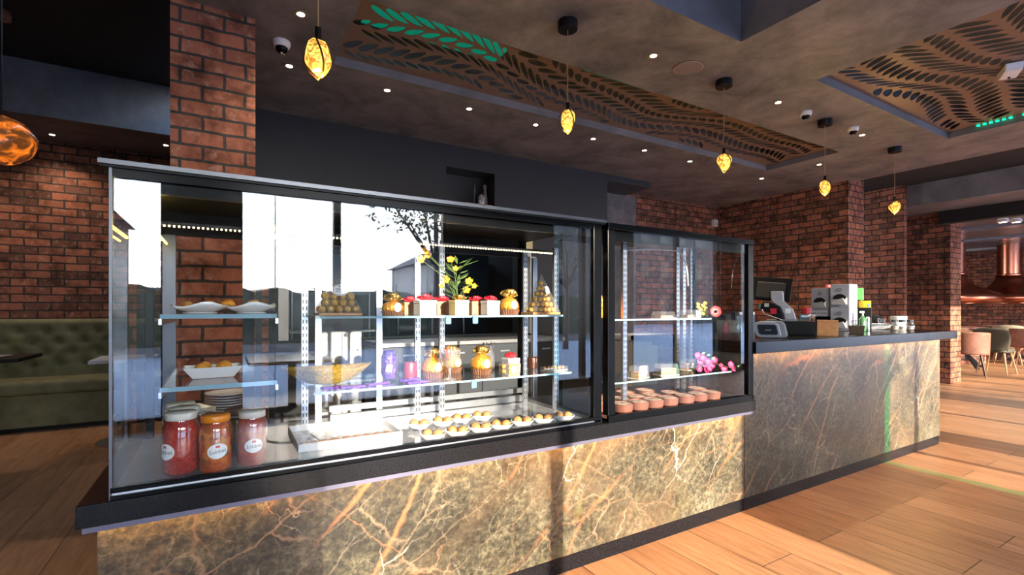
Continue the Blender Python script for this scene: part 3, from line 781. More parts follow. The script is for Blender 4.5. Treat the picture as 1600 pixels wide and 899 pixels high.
# ================================================================== GOODS IN THE CASES
def text_on_cyl(body, size, r, ang, z, m, parent, tilt=0.0):
    o = text_mesh(body, size, m, 'lettering', parent, (0, 0, 0), (0, 0, 0), extrude=.0002)
    for v in o.data.vertices:
        x, y, h = v.co
        x, y = x * math.cos(tilt) - y * math.sin(tilt), x * math.sin(tilt) + y * math.cos(tilt)
        a = ang + x / r; rr = r + .0007 + max(h, 0)
        v.co = (rr * math.cos(a), rr * math.sin(a), z + y)
    return o
def cyl_oval(b, r, ang, z, hw, hh, tilt=0, n=24, rings=3, mi=0):
    def fn(i, j):
        a = 2 * PI * i; q = j
        x, y = hw * math.cos(a) * q, hh * math.sin(a) * q
        x, y = x * math.cos(tilt) - y * math.sin(tilt), x * math.sin(tilt) + y * math.cos(tilt)
        t = ang + x / r
        return (r * math.cos(t), r * math.sin(t), z + y)
    return b.grid(fn, n, rings, mi)
def face_cam(p): return math.atan2(-p[1], -p[0])       # direction from p to the camera

tomato = jar_fill('tomato_sauce', [(.3, (.36, .012, .008)), (.6, (.52, .028, .012)), (.85, (.62, .09, .03))], 120)
pickle = jar_fill('pickled_peppers', [(.25, (.20, .10, .015)), (.45, (.55, .07, .015)), (.62, (.70, .18, .02)), (.8, (.40, .22, .03))], 55)
chili = jar_fill('dark_peppers', [(.3, (.30, .02, .015)), (.6, (.48, .05, .02)), (.8, (.30, .08, .02))], 60)
lid_white = mat('lid_white', (.68, .66, .62), .4)
lid_orange = mat('lid_orange', (.80, .26, .02), .3)
def jar(p, r, h, fill, lid, label, lab_ang=None, tilt=0.0, fill_h=.80):
    t = thing('preserve_jar', label, 'jar', p, 0, 'preserve jars on the case floor')
    prof = [(r * .90, .001), (r, .010), (r, h * .74), (r * .96, h * .80), (r * .80, h * .86), (r * .80, h * .93)]
    B().lathe(prof, 32, cap=False).build('glass_body', clear_glass, t, smooth='all')
    fp = [(r * .86, .003), (r * .965, .012), (r * .965, h * min(fill_h, .74)), (r * .90, h * min(fill_h, .80))] + ([(r * .77, h * .87)] if fill_h > .85 else [])
    B().lathe(fp, 32).build('contents', fill, t, smooth='all')
    B().lathe([(r * .86, h * .885), (r * .88, h * .89), (r * .88, h * .985), (r * .84, h), (.0, h)], 32).build('lid', lid, t, smooth='all')
    if lab_ang is not None:
        a = face_cam(p) + lab_ang
        l = cyl_oval(B(), r + .0004, a, h * .40, r * .62, r * .50, tilt).build('label', label_white, t, smooth='all')
        text_on_cyl('Sohbet', r * .36, r + .0004, a, h * .39, ink, l, tilt)
        b = B()
        for s in (-1, 1): cyl_oval(b, r + .0008, a + s * .055, h * .40 + r * .30, r * .07, r * .09, s * .6, 10, 1)
        b.build('heart_mark', ink_red, l)
    return t
def on_deck(x, Y): return Vector((X_at(x, Y), Y, DECK + .0005))
def J(x, y): return at_z(x, y, DECK + .0005)
jar(on_deck(283, 1.835), .0495, .190, tomato, lid_white, 'tall red sauce jar with white lid, front left of the jars', -.95, .05, .9)
jar(on_deck(337, 1.80), .0465, .178, pickle, lid_orange, 'pickle jar with bright orange lid and white oval label', .12, .10, .9)
jar(on_deck(394, 1.81), .045, .178, chili, lid_white, 'dark pepper jar with white lid, next to the white serving tray', .12, .06, .9)
jar(on_deck(289, 1.948), .050, .186, tomato, lid_white, 'red sauce jar directly behind the front left sauce jar')
jar(on_deck(282, 2.056), .050, .184, tomato, lid_white, 'rearmost red sauce jar with white lid, half hidden in its row')
jar(on_deck(371, 1.965), .046, .160, jar_fill('green_pickles', [(.3, (.10, .11, .02)), (.6, (.35, .16, .03)), (.8, (.5, .2, .03))], 50), mat('lid_dark', (.12, .08, .05), .4), 'green pickle jar with dark lid behind the orange lidded jar')

# plates
def plate(n=.0): pass
pc = J(357, 664)
def plate_mesh(r): return B().lathe([(.0, .004), (r * .55, .003), (r * .60, .0), (r * .66, .003), (r * .98, .0095), (r, .0115), (r * .97, .0115), (r * .62, .006), (0, .006)], 36, cap=False)
base = plate_mesh(.092).build('dinner_plate', porcelain, None, pc, smooth='all')
NP = 13
for k in range(NP):
    o = base if k == 0 else base.copy()
    if k: COL.objects.link(o)
    o.location = (pc.x + random.uniform(-.0015, .0015), pc.y, pc.z + k * .0112)
    tag(o, ('lowest' if k == 0 else 'topmost' if k == NP - 1 else 'a middle') + ' white plate of the tall plate stack behind the jars', 'plate', 'white plates stacked behind the jars')
pc2 = at_z(300, 662, DECK + .0005); pc2 = Vector((pc2.x, 2.26, pc2.z))
b2 = plate_mesh(.075).build('side_plate', porcelain, None, pc2, smooth='all')
for k in range(9):
    o = b2 if k == 0 else b2.copy()
    if k: COL.objects.link(o)
    o.location = (pc2.x, pc2.y, pc2.z + k * .0112)
    tag(o, ('bottom' if k == 0 else 'top' if k == 8 else 'middle') + ' small white plate of the shorter stack behind the red jars', 'plate', 'small plates behind the red jars')
cream_ceramic = mat('cream_ceramic', (.70, .66, .58), .25)
def wavy_dish(p, L, W, lab, rz=0, m=None, group=None, h=.034):
    t = thing('serving_dish', lab, 'dish', p, rz, group)
    def fn(i, j):
        x = (i - .5) * 2; y = (j - .5) * 2
        e = max(abs(x) ** 3, abs(y) ** 3)
        z = .005 + h * .75 * e + .009 * math.sin(x * 3.4 + .8) * abs(y) * e
        return (x * L / 2 * (1 - .06 * y * y), y * W / 2 * (1 - .12 * x * x), z)
    B().grid(fn, 26, 16).build('bowl', m or porcelain, t, smooth='all', solid=.004)
    B().lathe([(1, 0), (1.05, .0045)], 24, sx=L * .30, sy=W * .30).build('foot', m or porcelain, t)
    return t
top2 = Vector((pc2.x + .012, pc2.y, pc2.z + 9 * .0112 + .001))
wavy_dish(top2, .165, .12, 'cream oval dish resting on the small plate stack', .1, cream_ceramic, h=.022)
# left section, upper shelf: two wavy dishes with orange sweets
zt = S_L1 + .0008
d1 = at_y(325, 487, 1.93); d2 = at_y(383, 487, 1.90)
d1 = Vector((d1.x - .01, 1.96, zt)); d2 = Vector((d2.x + .02, 1.90, zt))
d1.x = X_at(313, 1.96); d2.x = X_at(393, 1.90)
wavy_dish(d1, .165, .13, 'white wavy dish with one orange sweet on the upper glass shelf', .08, group='wavy dishes on the upper left shelf')
wavy_dish(d2, .150, .12, 'second white wavy dish, near the glass partition on the upper shelf', -.15, group='wavy dishes on the upper left shelf')
def sweet(p, r, lab, m, group, sc=(1, 1, .72)):
    o = B().ball(r, (0, 0, r * sc[2]), 3, sc, .16, seed=random.random() * 9).build('sweet', m, None, p, smooth='all')
    return tag(o, lab, 'sweet', group)
for x, yy, r, lab in ((292, 1.955, .017, 'flat brown sweet at the end of the upper wavy dish'), (328, 1.97, .019, 'orange sweet sitting in the wavy dish on the upper shelf'), (357, 2.00, .022, 'large orange sweet between the two wavy dishes'), (396, 1.90, .021, 'round orange sweet in the dish near the partition')):
    sweet((X_at(x, yy), yy, zt + .017), r, lab, dough if 'brown' in lab else orange_food, 'orange sweets in the wavy dishes')
# lower shelf: flared rectangular dish
def flared_dish(p, L, W, h, lab, rz, group=None):
    t = thing('flared_dish', lab, 'dish', p, rz, group)
    b = B(); th = .003
    lo = [(-L * .34, -W * .34), (L * .34, -W * .34), (L * .34, W * .34), (-L * .34, W * .34)]; hi = [(-L / 2, -W / 2), (L / 2, -W / 2), (L / 2, W / 2), (-L / 2, W / 2)]
    rings = [[b.bm.verts.new((x * s, y * s, z)) for x, y in q] for q, s, z in ((lo, 1, 0), (hi, 1, h), (hi, .95, h), (lo, .95, th))]
    for a, c in zip(rings, rings[1:]):
        for i in range(4): b.bm.faces.new((a[i], a[(i + 1) % 4], c[(i + 1) % 4], c[i]))
    b.bm.faces.new(list(reversed(rings[0]))); b.bm.faces.new(rings[3])
    b.build('body', porcelain, t, bevel=.002)
    return t
fz = S_L2 + .0008
fd = Vector((X_at(333, 1.98), 1.98, fz))
flared_dish(fd, .175, .12, .038, 'white flared rectangular dish with sweets on the lower glass shelf', .05)
for x, yy, k in ((320, 2.0, 'rear left'), (315, 1.96, 'front left'), (352, 2.01, 'rear right'), (347, 1.96, 'front right')):
    sweet((X_at(x, yy), yy, fz + .006), .021, 'orange sweet at the %s of the flared white dish' % k, orange_food, 'sweets in the flared dish', (1, 1, 1.1))

# serving tray with biscuits and fork
c = [at_z(461, 676, DECK), at_z(599, 660, DECK), at_z(623, 685, DECK), at_z(464, 710, DECK)]
tx0, tx1, ty0, ty1 = .225, .605, 1.865, 2.185
tc_ = Vector(((tx0 + tx1) / 2, (ty0 + ty1) / 2, DECK + .0005)); TL, TW = tx1 - tx0, ty1 - ty0
t = thing('serving_tray', 'large white rectangular tray with a fork and a row of biscuits', 'tray', tc_)
b = B()
b.box(-TL / 2, TL / 2, -TW / 2, TW / 2, 0, .004)
for q in ((-TL / 2, TL / 2, -TW / 2, -TW / 2 + .005), (-TL / 2, TL / 2, TW / 2 - .005, TW / 2), (-TL / 2, -TL / 2 + .005, -TW / 2 + .005, TW / 2 - .005), (TL / 2 - .005, TL / 2, -TW / 2 + .005, TW / 2 - .005)): b.box(*q, .0041, .030)
b.build('tray_body', mat('tray_white', (.66, .66, .69), .2, vary=.12, vscale=14), t, bevel=.0015)
B().box(-TL / 2 + .02, TL / 2 - .02, -TW / 2 + .02, TW / 2 - .02, .0042, .0048).build('liner', mat('tray_liner', (.52, .51, .52), .35, vary=.6, vscale=60), t)
cookie = mat('biscuit_brown', (.36, .16, .06), .6, vary=.35, vscale=45, bump=.5, bscale=90)
names9 = ['nearest the jars', 'second from the jars', 'third from the jars', 'fourth from the jars', 'at the middle of the row', 'fourth from the dishes', 'third from the dishes', 'second from the dishes', 'nearest the small dishes']
for k, (x, y) in enumerate(((481, 702), (497, 701), (514, 699), (531, 697), (549, 694), (564, 690), (580, 688), (596, 686), (611, 682))):
    p = at_z(x, y, DECK + .02); p.y = max(p.y, ty0 + .03); p.x = min(max(p.x, tx0 + .025), tx1 - .028)
    o = B().ball(.022, (0, 0, .012), 3, (1, 1, .62), .12, seed=k).build('biscuit', cookie, None, (p.x, p.y, DECK + .0055), smooth='all')
    tag(o, 'round brown biscuit in the white tray, ' + names9[k], 'biscuit', 'biscuits in the white tray')
fp = at_z(508, 694, DECK + .01)
t = thing('serving_fork', 'steel serving fork lying in the white tray', 'fork', (fp.x, fp.y, DECK + .0065), .25)
B().tube([(0, .018, .0045), (-.003, .06, .012), (-.004, .12, .02)], .0028, 8).build('handle', steel, t)
b = B().box(-.010, .010, -.002, .019, .003, .0055)
for k in range(4): b.box(-.010 + k * .0058, -.0074 + k * .0058, -.026, -.002, .003, .0052)
b.build('tines', steel, t)

# little dishes with two dough balls each
t0 = None
dish_px = [(655, 663, 'rear row, beside the white tray'), (692, 658.5, 'rear row, second from the white tray'), (721, 654, 'rear row, third from the white tray'), (753, 650, 'rear row, fourth from the white tray'),
           (676, 679, 'front row, beside the white tray'), (715, 674, 'front row, second from the white tray'), (751, 668.5, 'front row, third from the tray'), (783, 664, 'front row, middle of the line'),
           (816, 658.5, 'front row, third from the black post'), (849, 654.5, 'front row, second from the black post'), (880, 650.5, 'front row, beside the black post')]
bowl_src = None
ball_me = None
for k, (x, y, where) in enumerate(dish_px):
    p = at_z(x, y, DECK + .02); p.z = DECK + .0005
    lab = 'small white rounded dish with two dough balls, ' + where
    if bowl_src is None:
        bowl_src = thing('small_dish', lab, 'dish', p, -.62, 'small dishes of dough balls')
        def fn(a, r, z): 
            q = (abs(math.cos(a)) ** 3.4 + abs(math.sin(a)) ** 3.4) ** (-1 / 3.4); return r * q
        B().lathe([(.0, .0), (.60, .0), (.98, .024), (1, .026), (.94, .026), (.56, .004), (0, .004)], 40, cap=False, sx=.052, sy=.0385, fn=fn).build('bowl', mat('dish_white', (.62, .64, .68), .2, coat=.3), bowl_src, smooth='all')
    else:
        copy_tree(bowl_src, p, -.62 + random.uniform(-.1, .1), lab)
    dv = Vector((math.cos(-.62), math.sin(-.62), 0)) * .021
    for s in (-1, 1):
        if ball_me is None:
            o = B().ball(.0200, (0, 0, .0180), 3, (1, 1, .92), .10).build('dough_ball', dough, None, smooth='all'); ball_me = o
        else:
            o = ball_me.copy(); COL.objects.link(o)
        o.location = (p.x + dv.x * s, p.y + dv.y * s, DECK + .0052); o.rotation_euler = (0, 0, random.uniform(0, 6))
        tag(o, 'golden dough ball in the small dish, %s, %s half' % (where, 'inner' if s < 0 else 'outer'), 'dough ball', 'dough balls in the small dishes')

# ---- ribbons, bows, chocolate
def bow(parent, m, c, r, n=16, name='bow', flat=.55):
    b = B(); rnd = random.Random(int(r * 1e5) + int(c[2] * 1e4))
    for k in range(n):
        a = k * 2.399 + rnd.uniform(-.2, .2); tilt = (k % 4) / 3
        ux, uy = math.cos(a), math.sin(a); L = r * (1 - .25 * tilt); H = r * flat * (.45 + .9 * tilt); w = r * .22
        pts = []
        for i in range(9):
            s = i / 8; ang = s * 2 * PI
            d = L * .5 * (1 - math.cos(ang)) * (1 if i < 99 else 0); z = H * .5 * (1 - math.cos(ang)) * .6 + H * .35 * math.sin(ang)
            pts.append((d, z))
        prev = None
        for d, z in pts:
            q = [b.bm.verts.new((c[0] + ux * d + s * -uy * w, c[1] + uy * d + s * ux * w, c[2] + max(z, -.1 * r) + .12 * r)) for s in (-1, 1)]
            if prev: b.bm.faces.new((prev[0], prev[1], q[1], q[0]))
            prev = q
    return b.build(name, m, parent, smooth='all', solid=.0008)
def oval_label(parent, p, hw, hh, ang, name='label', text=None, tilt=0, m=None, tsize=None):
    """flat oval sticker whose face looks along ang"""
    b = B(); n = 28
    b.prism([(hw * math.cos(2 * PI * i / n), hh * math.sin(2 * PI * i / n)) for i in range(n)], -.0005, .0005, 'xz')
    l = b.build(name, m or label_white, parent, p, (tilt, 0, ang + PI / 2))
    b = B(); k = 24
    outer = [(hw * .9 * math.cos(2 * PI * i / k), hh * .9 * math.sin(2 * PI * i / k)) for i in range(k)]
    inner = [(x * .93, y * .93) for x, y in outer]
    for i in range(k):
        j = (i + 1) % k
        b.quad([(outer[i][0], -.0008, outer[i][1]), (outer[j][0], -.0008, outer[j][1]), (inner[j][0], -.0008, inner[j][1]), (inner[i][0], -.0008, inner[i][1])])
    b.build('border_line', mat('label_brown', (.30, .19, .10), .5), l)
    if text:
        for k, w in enumerate(text):
            text_mesh(w, tsize or hw * .42, ink, 'lettering', l, (0, -.0009, (.0 if len(text) == 1 else hh * (.16 - .38 * k))), (PI / 2, 0, 0))
        B().prism([(-.16 * hw, .52 * hh), (.16 * hw, .52 * hh), (0, .76 * hh)], -.0009, -.0006, 'xz').build('crest', mat('label_brown', (.30, .19, .10), .5), l)
    return l
M1 = S_M1 + .0006; M2 = S_M2 + .0006
def giant_choc(p, r, h, lab, bow_m=gold_bow, lab_ang=.5, bow_on=True):
    t = thing('giant_chocolate', lab, 'chocolate', p, 0, 'giant gold foil chocolates')
    cup = lambda a, q, z: q * (1 + .035 * math.cos(a * 26))
    B().lathe([(r * .86, 0), (r * 1.0, h * .20), (r * 1.02, h * .22), (r * .9, h * .22)], 104, fn=cup).build('paper_cup', choc_cup, t)
    rib = lambda a, q, z: q * (1 + .018 * math.cos(a * 14 + z * 90))
    B().lathe([(r * .93, h * .221), (r * .99, h * .34), (r * .93, h * .50), (r * .70, h * .66), (r * .36, h * .73), (r * .30, h * .76)], 56, fn=rib).build('foil_body', gold_dark, t, smooth='all')
    if bow_on: bow(t, bow_m, (0, 0, h * .72), r * .88, 26, flat=.8)
    a = face_cam(p) + lab_ang
    oval_label(t, (math.cos(a) * r * 1.05, math.sin(a) * r * 1.05, h * .42), r * .34, r * .40, a, 'tag', ('FERRERO', 'ROCHER'), tsize=r * .13)
    return t
def on(x, Y, z): return Vector((X_at(x, Y), Y, z))
giant_choc(on(676, 1.93, M2), .047, .118, 'giant gold chocolate with bow beside the maroon candle')
giant_choc(on(706, 2.04, M2), .046, .118, 'giant gold chocolate standing behind the crystal goblet', lab_ang=.6)
giant_choc(on(752, 1.93, M2), .047, .120, 'giant gold chocolate with bow beside the gold fronted gift box', lab_ang=.55)
giant_choc(on(795, 1.92, M1), .048, .106, 'giant gold chocolate on the upper shelf, beside the tall pyramid', lab_ang=.5)
giant_choc(on(614, 2.06, M1), .048, .078, 'giant gold chocolate on the upper shelf, beside the plain white gift box', lab_ang=.4)

def pyramid(p, half, h, rows, lab, truncated, seed):
    t = thing('chocolate_pyramid', lab, 'chocolate pyramid', p, .06, 'pyramids of wrapped chocolates')
    B().box(-half * 1.02, half * 1.02, -half * .62, half * .62, 0, .011).build('tray', mat('tray_amber', (.45, .22, .08), .3), t, bevel=.002)
    r = half / (rows[0]) * .98
    rnd = random.Random(seed); src = None; z = .011 + r * .9
    for k, n in enumerate(rows):
        for j in range(n):
            for d in ((-1, 1) if n > 2 else (0,)):
                x = (j - (n - 1) / 2) * 2.02 * r; y = d * r * (.95 - .28 * k)
                if src is None:
                    src = B().ball(r * .93, sub=2, jit=.12).build('wrapped_ball', gold, t, smooth='all'); o = src
                else:
                    o = src.copy(); COL.objects.link(o)
                o.parent = t; o.location = (x, y, z); o.rotation_euler = (rnd.uniform(0, 6), rnd.uniform(0, 6), 0)
        z += r * (1.62 if truncated else 1.95)
    zt_ = h
    w = half * (.30 if truncated else .03)
    b = B(); lo = [(-half * 1.02, -half * .62), (half * 1.02, -half * .62), (half * 1.02, half * .62), (-half * 1.02, half * .62)]
    hi = [(-w, -w * .6), (w, -w * .6), (w, w * .6), (-w, w * .6)]
    a = [b.bm.verts.new((x, y, .0115)) for x, y in lo]; c = [b.bm.verts.new((x, y, zt_)) for x, y in hi]
    for i in range(4): b.bm.faces.new((a[i], a[(i + 1) % 4], c[(i + 1) % 4], c[i]))
    b.bm.faces.new(c)
    b.build('clear_wrap', clear_plastic, t)
    f = 1.0
    ly = .70 if truncated else .60
    yy = -half * .62 * (1 - ly) - w * .6 * ly - .004
    oval_label(t, ((.0 if truncated else half * .24), yy, h * ly), half * (.36 if truncated else .16), half * (.30 if truncated else .26), -PI / 2 - .06, 'label', ('FERRERO', 'ROCHER'), tilt=-.35, tsize=half * .10)
    return t
pyramid(on(528, 1.97, M1), .080, .140, (5, 4, 4, 3), 'blunt topped pyramid of gold wrapped chocolates at the left shelf end', True, 3)
pyramid(on(845, 1.94, M1), .080, .195, (6, 5, 4, 3, 2, 1), 'tall pointed pyramid of gold wrapped chocolates beside the black post', False, 5)

def gift_box(p, w, d, h, col, rz, lab, bowm, front=None, txt=None):
    t = thing('gift_box', lab, 'gift box', p, rz, 'gift boxes with bows')
    m_ = mat('card_' + '_'.join(str(int(c * 100)) for c in col), col, .5)
    B().box(-w / 2, w / 2, -d / 2, d / 2, 0, h * .80).build('body', m_, t, bevel=.001)
    B().box(-w / 2 - .0015, w / 2 + .0015, -d / 2 - .0015, d / 2 + .0015, h * .801, h).build('lid', m_, t, bevel=.001)
    if bowm: bow(t, bowm, (0, 0, h), w * .52, 18)
    if txt: text_mesh(txt, w * .22, ink_red, 'lettering', t, (0, -d / 2 - .0008, h * .55), (PI / 2, 0, 0))
    if front == 'crest':
        oval_label(t, (0, -d / 2 - .0016, h * .42), w * .16, w * .17, -PI / 2, 'crest_label', None, m=mat('crest_grey', (.40, .42, .45), .4))
    if front == 'arc':
        b = B(); prev = None
        for k in range(13):
            a = PI + k / 12 * PI * .7; q = [(math.cos(a) * w * s, -d / 2 - .0008, h * .55 + math.sin(a) * h * .45 * s / .42) for s in (.42, .40)]
            if prev: b.quad([prev[0], prev[1], q[1], q[0]])
            prev = q
        b.build('printed_arc', ink, t)
    if front == 'frame':
        b = B()
        for q in ((-w * .3, w * .3, h * .66, h * .68), (-w * .3, w * .3, h * .20, h * .22), (-w * .3, -w * .28, h * .22, h * .66), (w * .28, w * .3, h * .22, h * .66)): b.box(q[0], q[1], -d / 2 - .0008, -d / 2 - .0002, q[2], q[3])
        b.build('printed_frame', mat('print_grey', (.5, .5, .55), .5), t)
    return t
tan = (.42, .24, .13); whitec = (.80, .80, .82); goldc = (.74, .60, .28)
gift_box(on(664, 1.96, M1), .074, .07, .062, whitec, .05, 'plain white gift box with a red bow behind the twin uprights', red_bow, 'frame')
gift_box(on(690, 2.06, M1), .07, .06, .060, tan, .05, 'tan gift box with a red bow left of the cream box', red_bow)
gift_box(on(717, 1.90, M1), .064, .06, .064, goldc, .05, 'cream and gold gift box topped with a gold bow', gold_bow, 'crest')
gift_box(on(743, 1.99, M1), .068, .06, .061, tan, .05, 'tan gift box with a red bow between the cream and white boxes', red_bow)
gift_box(on(766, 1.905, M1), .062, .06, .063, whitec, .05, 'white gift box with small red print and a red bow', red_bow, 'arc')
gift_box(on(640, 2.10, M1), .070, .06, .056, tan, .05, 'tan gift box at the back, half hidden by the left upright', red_bow)
# flowers behind the boxes
yellow = mat('petal_yellow', (.75, .36, .02), .45); stem_g = mat('stem_green', (.07, .12, .04), .6); leaf_g = mat('leaf_mid', (.12, .20, .06), .5)
def blossom(b, c, r, n, face, cup=.35, mi=0, w=.42):
    f = Vector(face).normalized(); u = f.orthogonal().normalized(); v = f.cross(u)
    for k in range(n):
        a = 2 * PI * k / n; d = u * math.cos(a) + v * math.sin(a); s = f.cross(d)
        pts = []
        for q_, w_ in ((.10, .10), (.42, .72), (.72, 1.0), (.95, .70), (1.05, .0), (.95, -.70), (.72, -1.0), (.42, -.72), (.10, -.10)):
            pts.append(Vector(c) + d * r * q_ + s * r * w * w_ + f * r * cup * (q_ ** 2 + .25 * abs(w_)))
        mid = Vector(c) + d * r * .6 + f * r * cup * .12
        vs = [b.bm.verts.new(p) for p in pts]; vm = b.bm.verts.new(mid)
        for i in range(9): b.bm.faces.new((vs[i], vs[(i + 1) % 9], vm)).material_index = mi
bp = on(715, 2.12, M1)
t = thing('flower_arrangement', 'yellow flowers on thin green stems rising behind the gift boxes', 'flowers', bp)
B().lathe([(.022, 0), (.028, .03), (.02, .06), (.024, .068)], 20).build('vase', mat('vase_dark', (.05, .05, .05), .3), t, smooth='all')
fl = [(665, 392), (658, 406), (704, 406), (697, 437), (733, 440), (729, 454), (668, 398), (712, 420), (690, 447), (741, 447)]
for k, (x, y) in enumerate(fl):
    q = at_y(x, y, 2.05 + .02 * (k % 4)) - bp
    B().tube([(0, 0, .06), (q.x * .35, q.y * .3, .06 + (q.z - .06) * .6), (q.x, q.y, q.z)], .0016, 5).build('stem', stem_g, t)
    b = B(); blossom(b, q, .013 if k in (7, 8, 9) else .018, 5, (-.5, -1, .1 + .2 * (k % 3)), .3); b.build('blossom', yellow, t, solid=.0008)
for k in range(30):
    a = k * 2.4; h0 = .07 + .006 * k; L = .05 + .025 * (k % 3)
    b = B(); p0 = Vector((.010 * math.cos(a), .006 * math.sin(a), h0)); d = Vector((math.cos(a), .5 * math.sin(a), .35)).normalized(); s = Vector((-math.sin(a), math.cos(a), .3)) * .008
    b.quad([p0, p0 + d * L * .5 + s, p0 + d * L, p0 + d * L * .5 - s]); b.build('leaf', leaf_g, t, solid=.0006)

# ---- middle shelf
bp = on(512, 1.99, M2)
t = thing('crackle_bowl', 'wide boat shaped gold crackle glass bowl on the middle shelf', 'bowl', bp, .0)
def fn(i, j):
    a = 2 * PI * i; r = .32 + .68 * j ** .8
    px_ = math.cos(a); py_ = math.sin(a)
    return (px_ * .152 * r * (1 + .10 * abs(px_) ** 4 * j), py_ * .100 * r * (1 - .18 * abs(px_) ** 3), .003 + .058 * j ** 1.5 + .012 * j * px_ ** 4)
B().grid(fn, 60, 12).build('bowl', gold_glass, t, smooth='all', solid=.003)
B().lathe([(1, 0), (1.1, .005)], 30, sx=.046, sy=.026).build('foot', gold_glass, t)
wrap_w = mat('wrapper_white', (.8, .78, .76), .3); wrap_r = mat('wrapper_red', (.7, .10, .05), .3)
for k, (x, y) in enumerate(((486, 579), (497, 581), (509, 579), (524, 578), (538, 580), (548, 574), (556, 577))):
    q = at_z(x, y, M2 + .045); q.y = min(max(q.y, 1.955), 2.03)
    t2 = thing('wrapped_candy', 'twist wrapped %s candy in the gold bowl, %s from its left tip' % ('red' if k % 2 else 'white', ('first', 'second', 'third', 'fourth', 'fifth', 'sixth', 'seventh')[k]), 'candy', (q.x, q.y, M2 + .022 + .004 * (k % 3)), k * 1.3, 'wrapped candies in the gold bowl')
    B().ball(.011, (0, 0, .011), 2, (1.35, 1, .9)).build('candy_body', wrap_r if k % 2 else wrap_w, t2, smooth='all')
    for s in (-1, 1): B().prism([(s * .013, .011), (s * .026, .004), (s * .028, .011), (s * .026, .018)], -.003, .003, 'xz').build('twist', wrap_w, t2)
def bar_choc(p, rz, lab):
    o = B().box(-.045, .045, -.016, .016, 0, .009).build('chocolate_bar', mat('violet_foil', (.16, .07, .42), .25, .3, vary=.4, vscale=60), None, p, (0, 0, rz), bevel=.003)
    tag(o, lab, 'chocolate bar', 'violet chocolate bars on the middle shelf')
bar_choc(on(522, 1.85, M2), .2, 'violet wrapped bar lying in front of the gold bowl')
bar_choc(on(550, 1.83, M2), .1, 'violet wrapped bar between the gold bowl and the tumbler')
bar_choc(on(590, 1.86, M2), .25, 'violet wrapped bar beside the tumbler foot')
bar_choc(on(652, 1.82, M2), .1, 'violet wrapped bar in front of the maroon candle')
bar_choc(on(640, 1.84, M2 + .0095), .5, 'violet wrapped bar lying across the bar near the candle')
# glass tumbler stuffed with violet foil
p = on(608, 1.93, M2)
t = thing('foil_filled_tumbler', 'tall ribbed glass tumbler stuffed with violet foil', 'tumbler', p)
B().lathe([(.027, .001), (.034, .012), (.036, .118)], 30, fn=lambda a, r, z: r * (1 + .02 * math.cos(a * 12)), cap=False).build('glass_wall', clear_glass, t, smooth='all')
B().lathe([(.0, .001), (.027, .001)], 30, cap=False).build('glass_base', clear_glass, t)
B().lathe([(.022, .010), (.030, .03), (.031, .10), (.02, .122), (.004, .112)], 26, fn=lambda a, r, z: r * (1 + .09 * math.sin(a * 5 + z * 160) * math.cos(a * 3 - z * 90))).build('violet_foil', mat('violet_foil_crumpled', (.17, .08, .50), .22, .45, vary=.5, vscale=45, bump=.8, bscale=70), t)
B().prism([(-.012, -.014), (.012, -.014), (.012, .014), (-.012, .014)], -.0005, .0005, 'xz').build('foil_emblem', mat('emblem_pale', (.55, .55, .75), .3), t, (-.010, -.0365, .055), (0, .2, -.25))
def candle(p, r, h, m, lab):
    t = thing('pillar_candle', lab, 'candle', p)
    B().lathe([(r * .96, 0), (r, .003), (r, h - .003), (r * .95, h), (r * .7, h - .003), (0, h - .003)], 32).build('wax', m, t, smooth=True)
    B().tube([(0, 0, h - .003), (.001, 0, h + .008)], .0012, 6).build('wick', mat('wick', (.05, .04, .03), .8), t)
candle(on(641, 1.96, M2), .029, .068, mat('maroon_wax', (.32, .05, .07), .35, .35), 'maroon pillar candle beside the violet tumbler')
candle(on(832, 1.99, M2 + .0), .0265, .055, mat('rose_gold_wax', (.48, .22, .15), .28, .75), 'rose gold pillar candle behind the gold chocolate tray')
# crystal goblet with a red sweet
crystal = glass_mat('cut_crystal', (.92, .93, .95), .20, .03, .16, (.6, .6, .65))
p = on(703, 1.838, M2)
t = thing('crystal_goblet', 'cut crystal goblet holding a red wrapped sweet', 'goblet', p)
cut = lambda a, r, z: r * (1 + .025 * abs(math.cos(a * 9)))
B().lathe([(.030, 0), (.028, .003), (.006, .010), (.005, .040), (.010, .046)], 36).build('foot_and_stem', crystal, t, smooth='all')
B().lathe([(.010, .0465), (.030, .062), (.040, .090), (.043, .125)], 72, fn=cut, cap=False).build('cup', crystal, t, smooth='all')
B().ball(.016, (-.008, 0, .108), 2, (.75, .75, 2.0), .25).build('red_sweet', wrap_r, t, smooth='all')
# cellophane gift
p = on(763, 2.05, M2)
t = thing('cellophane_gift', 'clear cellophane gift with a dark curled ribbon top', 'gift', p)
B().lathe([(.028, 0), (.031, .01), (.030, .07), (.020, .095), (.030, .118)], 22, fn=lambda a, r, z: r * (1 + .05 * math.sin(a * 7 + z * 60)), cap=False).build('cellophane', crystal, t)
b = B()
for k in range(26):
    a = k * 2.4; l = random.uniform(.010, .03)
    b.tube([(0, 0, .088), (math.cos(a) * l, math.sin(a) * l, .105 + random.uniform(0, .02)), (math.cos(a + .5) * l * 1.2, math.sin(a + .5) * l * 1.2, .112 + random.uniform(-.01, .022))], .0022, 4)
b.build('ribbon_curls', mat('dark_ribbon', (.05, .045, .05), .3), t)
B().lathe([(.02, .002), (.022, .06), (.012, .068)], 16).build('dark_contents', mat('dark_sweets', (.10, .06, .06), .4, vary=.5, vscale=60), t)
